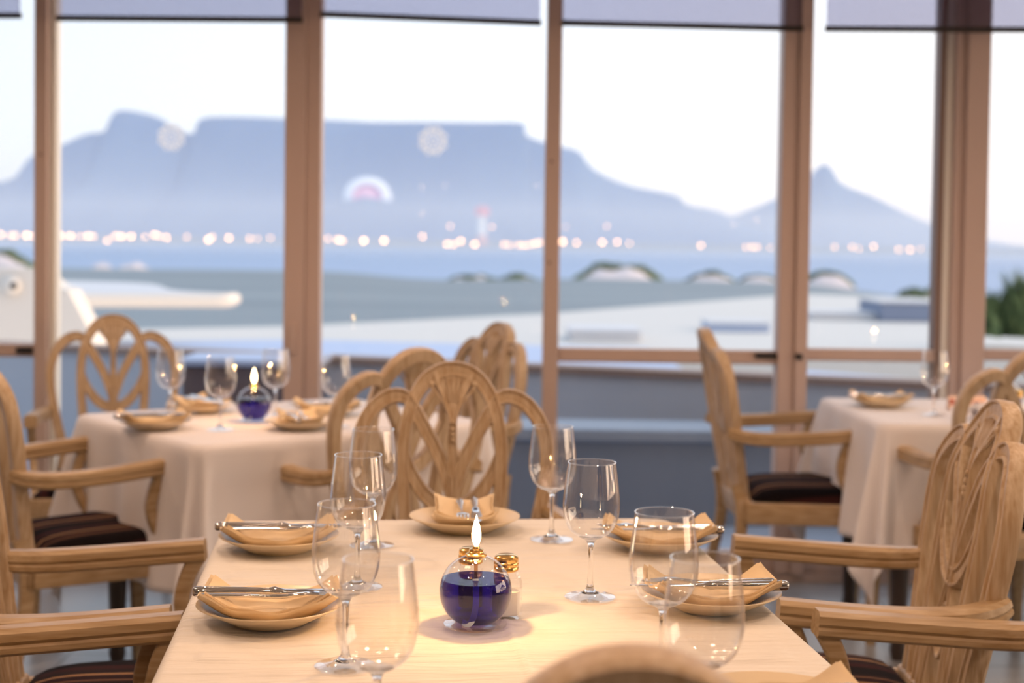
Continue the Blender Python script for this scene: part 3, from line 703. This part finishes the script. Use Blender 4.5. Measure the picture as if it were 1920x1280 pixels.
        sc = [1.0 - .15 * math.sin(PI * i / (len(path) - 1)) for i in range(len(path))]
        b.sweep(path, rrect(.030, .034, .007), side=(0, 1, 0.05), scale=sc); b.build('arm_support', wood_arm, t)
    # legs
    for s in (-1, 1):
        b = MB(); path = [(s * (wf - .018), yf - .012, .44), (s * (wf - .018), yf - .012, .37), (s * (wf - .014), yf - .006, .2), (s * (wf - .012), yf - .004, 0)]
        b.sweep(path, rrect(.044, .044, .006), side=(0, 1, 0), scale=[1, 1, .85, .62]); b.build('leg', wood_arm, t)
        b = MB(); path = smooth_path([(s * .172, -.262, .50), (s * .182, -.248, .42), (s * .185, -.25, .32), (s * .190, -.285, .16), (s * .195, -.335, 0)], 4)
        b.sweep(path, rrect(.036, .042, .006), side=(0, 1, 0), scale=[1 - .25 * i / (len(path) - 1) for i in range(len(path))]); b.build('leg', wood_arm, t)
    return t
chair = make_chair()
GA = 'pale carved wooden armchairs'
def put_chair(bx, by, face, label, group):
    """bx,by: position of the centre of the back at mid height; face: heading angle of the sitter (0=+y, ccw)"""
    c, s = math.cos(face), math.sin(face)
    ox, oy = 0, 0.285
    place(chair, (bx + ox * c - oy * s, by + ox * s + oy * c, 0), face, label, group)

# ------------------------------------------------------------------ tables and cloths
def make_table(cx, cy_, rz, hx, hy, label):
    t = thing('dining_table', label, 'table', (cx, cy_, 0), rz)
    b = MB(); rr_ = rrect(2 * hx - .012, 2 * hy - .012, .07, 6); n_ = len(rr_)
    b.add([(x_, y_, .715) for x_, y_ in rr_] + [(x_, y_, .742) for x_, y_ in rr_], [tuple(range(n_))[::-1], tuple(range(n_, 2 * n_))] + [(i, (i + 1) % n_, n_ + (i + 1) % n_, n_ + i) for i in range(n_)])
    b.build('tabletop', dark_wood, t)
    for sx_ in (-1, 1):
        for sy_ in (-1, 1):
            b = MB(); b.lathe([(.020, 0), (.026, .03), (.022, .06), (.030, .3), (.034, .55), (.038, .60), (.038, .715)], 14, Matrix.Translation((sx_ * (hx - .10), sy_ * (hy - .10), 0))); b.build('leg', dark_wood, t)
    return t
def make_cloth(cx, cy_, rz, hx, hy, drop, label, m, z=.750, seed=0, amp=.03, nx=96, ny=96, rad=.05, wr=0.0012, crease=None):
    v = []; f = []
    ex, ey = hx + .004, hy + .004
    def grid(n, e_):   # denser beyond the edge
        L = e_ + drop; xs = []
        for i in range(n + 1): xs.append(-L + 2 * L * i / n)
        return xs
    X = grid(nx, ex); Y = grid(ny, ey)
    for y in Y:
        for x_ in X:
            qx = max(-ex + rad, min(ex - rad, x_)); qy = max(-ey + rad, min(ey - rad, y))
            d = Vector((x_ - qx, y - qy)); L = d.length
            if L <= 1e-6:
                nz = noise.noise(Vector((x_ * 2.2 + seed, y * 22, 0))) * wr + noise.noise(Vector((x_ * 9 + seed, y * 5, 4))) * wr * .6
                if crease is not None: nz += .0022 * math.exp(-((x_ - crease - .06 * y * y) / .005) ** 2)
                v.append((x_, y, z + nz)); continue
            n_ = d / L
            ed = .014
            if L <= rad - ed:
                v.append((x_, y, z)); continue
            h = L - (rad - ed)
            arc = ed * PI / 2
            if h < arc: a = h / ed; off = rad - ed + ed * math.sin(a); zz = z - ed * (1 - math.cos(a)); hh_ = 0
            else: off = rad; hh_ = h - arc; zz = z - ed - hh_
            cornerness = min(abs(n_.x), abs(n_.y)) * 1.414
            s_ = (qx * 1.0 + qy * 1.7)
            rip = amp * (hh_ / max(.01, drop)) ** .8 * (math.sin(s_ * 17 + seed) * .55 + math.sin(s_ * 7.3 + seed * 2) * .5 + .65)
            th = math.atan2(n_.y, n_.x)
            rip += cornerness * hh_ * .20 * (1.2 + math.cos(8 * th + PI)) * .8
            off += rip
            v.append((qx + n_.x * off, qy + n_.y * off, max(.03, zz)))
    w = nx + 1
    for j in range(ny):
        for i in range(nx): f.append((j * w + i, j * w + i + 1, (j + 1) * w + i + 1, (j + 1) * w + i))
    b = MB(); b.add(v, f); o = b.build('tablecloth', m, angle=180); o.location = (cx, cy_, 0); o.rotation_euler = (0, 0, rz)
    sm = o.modifiers.new('thickness', 'SOLIDIFY'); sm.thickness = .0012; sm.offset = -1
    tag(o, label, 'tablecloth'); return o
R0 = math.radians(6.1)
make_table(-.036, 2.11, R0, .428, .725, 'near dining table hidden under its cream tablecloth')
make_cloth(-.036, 2.11, R0, .428, .725, .22, 'cream tablecloth on the near table around the blue oil lamp', linen, seed=1, nx=240, ny=280, wr=.0030, crease=.028)
R1 = math.radians(38)
u1 = Vector((math.cos(R1), math.sin(R1))); v1 = Vector((-u1.y, u1.x)); N1 = Vector((-.81, 3.77)); C1 = N1 + u1 * .49 + v1 * .42
make_table(C1.x, C1.y, R1, .485, .415, 'dining table by the left windows under a white cloth')
make_cloth(C1.x, C1.y, R1, .485, .415, .40, 'white tablecloth with hanging corner folds on the left window table', linen_drop, seed=3, rad=.055)
R2 = math.radians(2)
make_table(1.56, 4.86, R2, .45, .39, 'dining table by the right-hand windows under a white cloth')
make_cloth(1.56, 4.86, R2, .45, .39, .38, 'white tablecloth draped over the right window table', linen_drop, seed=6, rad=.055)

# ------------------------------------------------------------------ chairs
GN = 'armchairs around the near table'; GL = 'armchairs around the left window table'; GR = 'armchairs around the right window table'
put_chair(-.132, 3.36, PI + math.radians(2), 'armchair with openwork back behind the far end of the near table', GN)
put_chair(.845, 2.71, math.radians(90 - 0.5), 'armchair at right of the near table, its whole carved back in view', GN)
put_chair(.90, 2.12, math.radians(90 + 2), 'armchair at the lower right edge, only its near arm showing', GN)
put_chair(-.955, 2.565, math.radians(-90 + 6), 'armchair at left of the near table, its arms cut by the frame, farther one', GN)
put_chair(-.87, 1.99, math.radians(-90 + 6), 'armchair at the lower left edge, nearest arm beside the near table', GN)
put_chair(.084, 1.068, math.radians(3), 'blurred armchair top rail in the foreground at the bottom edge', GN)
put_chair(-1.43, 5.28, PI + math.radians(16), 'pinkish armchair facing us behind the far left of the left window table', GL)
put_chair(-1.39, 3.90, math.radians(-52), 'armchair at the left edge with striped seat, side-on to the left window table', GL)
put_chair(-.275, 3.92, math.radians(32), 'armchair seen from behind, just left of the centre chair', GL)
put_chair(-.09, 5.12, math.radians(122), 'pinkish armchair near the slim post, beyond the left window table', GL)
put_chair(.72, 5.0, math.radians(-88), 'armchair with striped seat left of the right window table', GR)
put_chair(1.50, 4.24, math.radians(8), 'armchair back cut by the right edge, before the right window table', GR)

# ------------------------------------------------------------------ wine glasses
def make_glass():
    bowl = [(.0045, .0895), (.014, .0905), (.026, .0965), (.0360, .108), (.0415, .124), (.0430, .140), (.0420, .158), (.0400, .175), (.0378, .192), (.0362, .205)]
    outer = [(r, z) for r, z in smooth_path(bowl, 5)]
    inner = [(max(.0008, r - .0011), z + (.0018 if z < .10 else .0)) for r, z in outer]
    b = MB(); b.cur = 0
    b.lathe(outer + [(outer[-1][0] - .0005, .2056)] + inner[::-1], 48, cap0=False, cap1=True)
    b.cur = 1
    stem = smooth_path([(.0385, .0005), (.0385, .0022), (.030, .0035), (.017, .0065), (.008, .012), (.0046, .022), (.0038, .045), (.0040, .072), (.0055, .0830), (.0095, .0882), (.0165, .0912), (.0175, .0922), (.0120, .0930), (.002, .0934)], 4)
    b.lathe([(r, z) for r, z in stem if z > .007], 32)
    b.cur = 2; b.lathe([(r, z) for r, z in stem if z <= .0125], 48, cap1=False); b.cur = 0
    b.lathe([(.0362 + .0009 * math.cos(a), .2052 + .0009 * math.sin(a)) for a in [2 * PI * k / 6 for k in range(7)]], 48, cap0=False, cap1=False)
    o = b.build('wine_glass', None, mats=[glass_thin, glass_solid, glass_foot], angle=50)
    return tag(o, 'wine glass', 'wine glass')
wg = make_glass(); wg.location = (0, 0, 0)
def glass_at(px, rim, label, group, first=[True]):
    s = None
    # scale from the rim row: rim is .205 above the cloth
    for _ in range(1):
        d = ray(px, rim); tt = (.751 + .205 - CH) / d.z; p = CAM + d * tt
    o = wg if first[0] else wg.copy()
    if not first[0]: COL.objects.link(o)
    first[0] = False
    o.location = (p.x, p.y, .7515); o['label'] = label; o['group'] = group
    return o
gn = 'wine glasses on the near table'; gl = 'wine glasses on the left window table'
glass_at(650, 945, 'wine glass left of the oil lamp, sharp rim overlapping the near left plate', gn)
glass_at(709, 1049, 'nearest wine glass at left, its foot below the frame', gn)
glass_at(672, 853, 'wine glass behind the sharp left one, third back in the left row', gn)
glass_at(700, 805, 'farthest wine glass in the left row on the near table', gn)
glass_at(1037, 800, 'farthest wine glass right of the far plate, its bowl against the chair back', gn)
glass_at(1110, 867, 'tall-looking wine glass right of the lamp, whole stem and foot in view', gn)
glass_at(1246, 961, 'wine glass in front of the right far plate, rim sharp', gn)
glass_at(1322, 1047, 'nearest wine glass at right, blurred bowl over the near right plate', gn)
glass_at(320, 656, 'blurred wine glass leftmost on the left window table', gl)
glass_at(414, 669, 'blurred wine glass left of the small blue lamp, nearest of its table', gl)
glass_at(517, 655, 'blurred wine glass just right of the small blue lamp', gl)
glass_at(631, 666, 'blurred wine glass between window posts above the left chair back', gl)
glass_at(1753, 659, 'blurred wine glass alone on the right window table', None)

# ------------------------------------------------------------------ oil lamp
def make_lamp():
    t = thing('oil_lamp', 'round glass oil lamp', 'oil lamp'); R = .048; zc = .0475
    b = MB(); prof = []
    for i in range(25):
        a = -PI / 2 + .52 + (PI - .52 - .22) * i / 24; prof.append((R * math.cos(a), zc + R * math.sin(a)))
    b.lathe([(.001, prof[0][1])] + prof, 48, cap0=False, cap1=False); b.build('globe', glass_thin, t)
    Ro = .0472; lv = zc + .016; prof = []
    for i in range(19):
        a = -PI / 2 + .56 + (math.asin(.016 / Ro) + PI / 2 - .56) * i / 18; prof.append((Ro * math.cos(a), zc + Ro * math.sin(a)))
    b = MB(); b.lathe([(.001, prof[0][1])] + prof + [(.001, lv)], 48, cap0=False, cap1=False); oil_o = b.build('oil', oil_m, t)
    b = MB(); b.lathe([(.001, .0005), (.037, .0005), (.0415, .0025), (.0415, .0045), (.034, .0055), (.024, .0062), (.001, .0064)], 40, cap0=False, cap1=False); b.build('base_dish', glass_foot, t)
    b = MB(); path = smooth_path([(.0, -.012, lv + .002), (.001, -.020, .050), (.001, -.032, .035), (-.002, -.035, .020), (-.008, -.028, .010), (-.016, -.02, .0105)], 6)
    b.sweep(path, rrect(.008, .0016, .0007), side=(0, 1, 0)); b.build('wick', wick_m, oil_o)
    b = MB(); b.lathe([(.0026, lv - .012), (.0026, .097), (.001, .0975)], 12); b.build('wick_tube', thin('wick_tube_glass', (.75, .55, .35), 1, boost=2), t)
    b = MB(); b.lathe([(.0128, .0925), (.0140, .0940), (.0140, .0960), (.0105, .0975), (.0090, .0995), (.0098, .1010), (.0090, .1026), (.0050, .1034), (.0046, .1060), (.001, .1064)], 28, cap0=True, cap1=False); col_o = b.build('collar', brass, t)
    b = MB(); b.lathe([(.0012, .105), (.0042, .109), (.0064, .116), (.0066, .123), (.0050, .132), (.0026, .140), (.0003, .1475)], 20); b.build('flame', flame_m, col_o)
    return t
lamp = make_lamp()
def put_lamp(px, py, label, e_, z=.7515):
    p = at(px, py, z=z); place(lamp, (p.x, p.y, z), 0, label, None)
    l = bpy.data.lights.new('flame_light', 'POINT'); l.energy = e_; l.color = (1.0, .52, .20); l.shadow_soft_size = .006
    o = bpy.data.objects.new('flame_light', l); COL.objects.link(o); o.location = (p.x, p.y, z + .166)
    return p
lamp.scale = (1.06,) * 3
PL = put_lamp(891, 1174, 'lit round oil lamp with blue oil in the middle of the near table', 1.9)
put_lamp(476, 789, 'blurred lit blue oil lamp on the left window table', 1.3)
lp = at(1887, 775, z=.7515); put_lamp(1887, 775, 'blue oil lamp on the right window table, glimpsed through a chair back', 0.7)
# ------------------------------------------------------------------ salt and pepper
def make_shaker(fill, fh):
    t = thing('shaker', 'glass shaker', 'shaker'); b = MB()
    def oct_ring(w, c, z):
        return [(w, -w + c, z), (w, w - c, z), (w - c, w, z), (-w + c, w, z), (-w, w - c, z), (-w, -w + c, z), (-w + c, -w, z), (w - c, -w, z)]
    def loft(rings):
        v = []; f = []
        for r in rings: v += r
        for i in range(len(rings) - 1):
            for k in range(8): f.append((i * 8 + k, i * 8 + (k + 1) % 8, i * 8 + 8 + (k + 1) % 8, i * 8 + 8 + k))
        f.append(tuple(range(7, -1, -1))); f.append(tuple((len(rings) - 1) * 8 + k for k in range(8))); b.add(v, f)
    loft([oct_ring(.0175, .005, 0), oct_ring(.0195, .006, .003), oct_ring(.0195, .006, .052), oct_ring(.0175, .006, .060), oct_ring(.0145, .006, .066), oct_ring(.0145, .006, .070)])
    b.build('body', glass_thin, t, angle=20)
    b = MB(); loft([oct_ring(.0150, .005, .004), oct_ring(.0165, .005, .006), oct_ring(.0165, .005, fh)]); b.build('filling', fill, t, angle=20)
    b = MB(); b.lathe([(.0165, .067), (.0178, .0685), (.0178, .0725), (.0168, .074), (.0180, .0755), (.0180, .0785), (.0170, .080), (.0176, .082), (.0170, .087), (.013, .0895), (.001, .0900)], 32, cap0=True, cap1=False); b.build('cap', brass, t)
    return t
sh = make_shaker(salt_m, .038); p = at(948, 1156, z=.7515); sh.location = (p.x, p.y, .7515); sh.rotation_euler = (0, 0, .35); sh['label'] = 'glass salt shaker with gold cap right behind the near oil lamp'
sh2 = make_shaker(pepper_m, .040); sh2.location = (p.x - .052, p.y + .045, .7515); sh2.rotation_euler = (0, 0, .1); sh2['label'] = 'gold-capped glass shaker hidden directly behind the near oil lamp'
p = at(1906, 783, z=.7515); o = dup(sh, (p.x, p.y, .7515), .2, 'white salt shaker on the right window table beside its lamp')
for o in (sh, sh2): o['group'] = 'salt and pepper shakers'

# ------------------------------------------------------------------ place settings
def make_plate():
    b = MB(); P = smooth_path([(.001, .0045), (.03, .0045), (.052, .0055), (.066, .0115), (.082, .0190), (.1015, .0265)], 4)
    lo = smooth_path([(.1030, .0255), (.085, .0160), (.068, .0075), (.056, .0015), (.054, .0), (.048, .0012), (.001, .0012)], 3)
    b.lathe([(r, z) for r, z in P] + [(.1027, .0270)] + [(r, z) for r, z in lo], 56, cap0=False, cap1=False)
    return tag(b.build('side_plate', china, angle=60), 'plate', 'plate')
def plate_h(r): return .0058 + (0 if r < .05 else (r - .05) * .43)
def make_napkin():
    """folded rectangle, long along x, lying in the plate with lifted edges"""
    b = MB(); n1, n2 = 44, 22; L, Wd = .100, .062
    for layer, (sx_, sy_, dz) in enumerate(((1.0, 1.0, 0.0), (.93, .90, .0035))):
        v = []; f = []
        for top_ in (1, 0):
            for j in range(n2 + 1):
                for i in range(n1 + 1):
                    u = -1 + 2 * i / n1; w = -1 + 2 * j / n2
                    lx = L * sx_ * (1 - .10 * w * w); x_ = u * lx; y = w * Wd * sy_ * (1 - .12 * abs(math.sin(u * 2.6)))
                    r = math.hypot(x_, y * 1.15); z = plate_h(r) + dz
                    z += .008 * abs(w) ** 4 + .018 * max(0, abs(u) - .5) ** 1.2 + .0015 * math.sin(u * 9 + w * 3 + layer)
                    v.append((x_, y, z + (.0032 if top_ else .0)))
        m_ = (n1 + 1) * (n2 + 1); w1 = n1 + 1
        for j in range(n2):
            for i in range(n1):
                a = j * w1 + i; f.append((a, a + 1, a + w1 + 1, a + w1)); f.append((m_ + a, m_ + a + w1, m_ + a + w1 + 1, m_ + a + 1))
        for i in range(n1): f.append((i, m_ + i, m_ + i + 1, i + 1)); a = n2 * w1 + i; f.append((a, a + 1, m_ + a + 1, m_ + a))
        for j in range(n2): a = j * w1; f.append((a, a + w1, m_ + a + w1, m_ + a)); a += n1; f.append((a, m_ + a, m_ + a + w1, a + w1))
        b.add(v, f)
    return tag(b.build('napkin', napkin_m, angle=50), 'napkin', 'napkin')
def make_knife():
    b = MB(); P = [(-.118, .0040, .0035), (-.115, .0062, .0048), (-.100, .0072, .0050), (-.060, .0066, .0044), (-.030, .0056, .0038), (-.012, .0052, .0036), (-.004, .0072, .0046), (.002, .0060, .0034), (.010, .0070, .0018), (.030, .0086, .0012), (.070, .0092, .0011), (.095, .0078, .0009), (.110, .0040, .0007), (.116, .0012, .0005)]
    b.sweep([(x_, 0, 0) for x_, w, h in P], circ(1, 12), side=(0, 0, 1), scale=[(w * 1.15, h * 1.55) for x_, w, h in P])
    return tag(b.build('table_knife', steel, angle=50), 'knife', 'knife')
def make_fork():
    b = MB(); P = [(-.105, .0050, .0014, .001), (-.100, .0072, .0018, .0012), (-.085, .0066, .0017, .001), (-.04, .0036, .0016, 0), (0, .0028, .0018, -.002), (.030, .0040, .0016, .001), (.042, .0090, .0012, .003), (.052, .0118, .0010, .0035), (.058, .0118, .0010, .003)]
    P = smooth_path(P, 3)
    b.sweep([(x_, 0, z) for x_, w, h, z in P], circ(1, 10), side=(0, 0, 1), scale=[(w, h * 1.7) for x_, w, h, z in P])
    for k in range(4):
        y = -.0092 + .00613 * k
        b.sweep([(.056, y, .003), (.075, y, .001), (.092, y * .95, .002), (.101, y * .92, .004)], rrect(.0030, .0016, .0006), side=(0, 0, 1), scale=[1, 1, .8, .4])
    return tag(b.build('table_fork', steel, angle=50), 'fork', 'fork')
plate0 = make_plate(); nap0 = make_napkin(); kn0 = make_knife(); fk0 = make_fork()
_first = {}
def put(o0, loc, rot, label, group):
    if o0.name not in _first: _first[o0.name] = 1; o = o0
    else: o = o0.copy(); COL.objects.link(o)
    o.location = loc; o.rotation_euler = rot; o['label'] = label; o['group'] = group; return o
def setting(x_, y_, ang, where, g, n_knives=1, forks=1, napang=0.0):
    """ang: direction the cutlery points to (from handle to tip)"""
    z = .7515; c, s = math.cos(ang), math.sin(ang)
    put(plate0, (x_, y_, z), (0, 0, 0), 'cream side plate ' + where, 'side plates ' + g)
    put(nap0, (x_, y_, z + .0008), (0, 0, ang + napang), 'folded golden napkin on the plate ' + where, 'folded napkins ' + g)
    h = z + .0365
    x_ += .014 * c; y_ += .014 * s
    put(kn0, (x_ - s * .020 - c * .006, y_ + c * .020 - s * .006, h), (0.1, 0, ang), 'steel knife lying across the plate ' + where, 'knives ' + g)
    put(fk0, (x_ + s * .006 - c * .004, y_ - c * .006 - s * .004, h + .0005), (0, 0, ang + .02), 'steel fork lying across the plate ' + where, 'forks ' + g)
def P3(px, py): p = at(px, py, z=.7515); return p.x, p.y
T0 = 'on the near table'; T1 = 'on the left window table'
setting(*P3(507, 1163), R0 - .03, 'nearest at the left of the near table', T0)
setting(*P3(523, 1029), R0 + .02, 'far left of the near table', T0)
setting(*P3(1236, 1027), PI + .04, 'far right of the near table', T0)
setting(*P3(1333, 1137), PI + .05, 'near right under two glasses on the near table', T0, napang=.05)
setting(*P3(871, 992), -PI / 2 + .05, 'at the far end of the near table', T0)
setting(*P3(1450, 1352), PI + .03, 'cut off by the bottom edge at right', T0)
setting(*P3(290, 803), R1 - .2, 'at the left corner of the left window table', T1)
setting(*P3(376, 772), -.9, 'behind the left glass on the left window table', T1)
setting(*P3(563, 803), R1 + 1.2, 'right of the small lamp on the left window table', T1)
setting(*P3(612, 778), PI + .3, 'at the right side of the left window table', T1)
setting(*P3(1652, 762), 0.1, 'on the right window table', 'on the right window table')
# crumpled napkin and tent card on the right window table
p = at(1838, 785, z=.7515); b = MB(); rnd = random.Random(3)
for k in range(5):
    a = k * 1.25; b.sweep(smooth_path([(0, 0, .003), (.03 * math.cos(a), .03 * math.sin(a), .03), (.06 * math.cos(a), .05 * math.sin(a), .045), (.09 * math.cos(a + .2), .06 * math.sin(a), .02)], 5), rrect(.05, .004, .0015), side=(0, 0, 1))
o = b.build('crumpled_napkin', linen_drop); o.location = (p.x, p.y, .7515); tag(o, 'white crumpled napkin behind the carved chair back at right', 'napkin')
p0 = at(1777, 768, z=.7515); w = .125
t = thing('tent_card', 'small white and red tent card on the right window table', 'card', (p0.x + w / 2, p0.y, .7515), -.05)
b = MB(); b.add([(-w / 2, -.02, 0), (w / 2, -.02, 0), (w / 2, 0, .046), (-w / 2, 0, .046), (w / 2, .02, 0), (-w / 2, .02, 0)], [(0, 1, 2, 3), (3, 2, 4, 5)]); o = b.build('card', mat('card_paper', (.80, .62, .55), .7), t, smooth=False); card_o = o
sm = o.modifiers.new('thickness', 'SOLIDIFY'); sm.thickness = .0008
red_m = mat('card_red', (.42, .10, .07), .7)
def on_card(x_, zz, n=.0012): return (x_, -.02 + .02 * zz / .046 - n, zz)
b = MB(); b.add([on_card(-w / 2 + .004, .020), on_card(-w / 2 + .020, .020), on_card(-w / 2 + .020, .036), on_card(-w / 2 + .004, .036)], [(0, 1, 2, 3)]); b.build('red_square', red_m, card_o, smooth=False)
b = MB(); rnd = random.Random(5); xx = -w / 2 + .026
while xx < w / 2 - .008:
    k = rnd.uniform(.003, .006); b.add([on_card(xx, .024), on_card(xx + k, .024), on_card(xx + k, .033), on_card(xx, .033)], [(0, 1, 2, 3)]); xx += k + .003
b.build('lettering', red_m, card_o, smooth=False)

# ------------------------------------------------------------------ small wall lights behind the camera (they glint in the panes)
first = None
for (px, py, vx) in ((790, 351, 0), (833, 347, 0), (1007, 347, 0), (790, 400, 0), (1378, 421, 0), (1420, 412, 0)):
    p = at(px, py, y=2 * WY + 3.15); x_, z = p.x, p.z
    if first is None:
        t = thing('wall_light', 'small warm wall light on the back wall', 'wall light', (x_, -3.15, z), 0, 'wall lights on the back wall')
        b = MB(); b.lathe([(.001, -.018), (.010, -.015), (.017, -.006), (.018, .004), (.012, .014), (.001, .019)], 14); b.build('bulb', bulb_m, t)
        b = MB(); b.sweep([(0, -.13, -.06), (0, -.06, -.06), (0, -.01, -.05), (0, 0, -.017)], circ(.006, 8), side=(1, 0, 0)); b.build('bracket', brass, t)
        first = t
    else: dup(first, (x_, -3.15, z), 0)
WL = ['leftmost of the upper three', 'second of the upper three', 'right of the upper three', 'lowest at left', 'lower of the far pair', 'upper of the far pair']
for o, l in zip([o for o in bpy.data.objects if o.get('category') == 'wall light'], WL): o['label'] = 'small warm wall light on the back wall, ' + l
# recessed downlight rings
b = MB(); b.lathe([(.075, 2.748), (.075, 2.742), (.055, 2.735), (.055, 2.749)], 24, cap0=False, cap1=False)
r0 = b.build('downlight_ring', frame_light); tag(r0, 'round white recessed downlight in the ceiling', 'downlight', 'ceiling downlights')
DN = ['left above the near table', 'right above the near table', 'above the centre chair', 'above the carved right chair', 'above the left arm chairs', 'above the left window table', 'before the slim centre post', 'above the right window table', 'by the left wall near the windows', 'behind the camera', 'rear left', 'rear right']
for i, (lx, ly, p_) in enumerate(DOWN):
    o = r0 if i == 0 else r0.copy()
    if i: COL.objects.link(o)
    o.location = (lx, ly, 0); o['label'] = 'round white ceiling downlight ' + DN[i]

# ------------------------------------------------------------------ haze over the bay
def haze(name, x0, x1, y0, y1, z0, z1, dens, col):
    b = MB(); b.box(x0, x1, y0, y1, z0, z1); m = bpy.data.materials.new(name); m.use_nodes = True; nt = m.node_tree
    nt.nodes.remove(nt.nodes['Principled BSDF']); vsn = N(nt, 'ShaderNodeVolumeScatter'); vsn.inputs['Color'].default_value = (*col, 1); vsn.inputs['Density'].default_value = dens; vsn.inputs['Anisotropy'].default_value = 0.0
    nt.links.new(vsn.outputs[0], nt.nodes['Material Output'].inputs['Volume'])
    o = b.build(name, m, smooth=False, kind='stuff'); tag(o, 'thin bluish ' + name.replace('_', ' ') + ' in front of the mountains', 'haze', kind='stuff'); return o
haze('bay_haze', -2600, 2600, 700, 3650, -8.9, 420, 0.00020, (0.86, 0.93, 1.0))
haze('low_bay_haze', -2590, 2590, 900, 3600, -8.8, 70, 0.00030, (0.93, 0.96, 1.0))
print('script done')
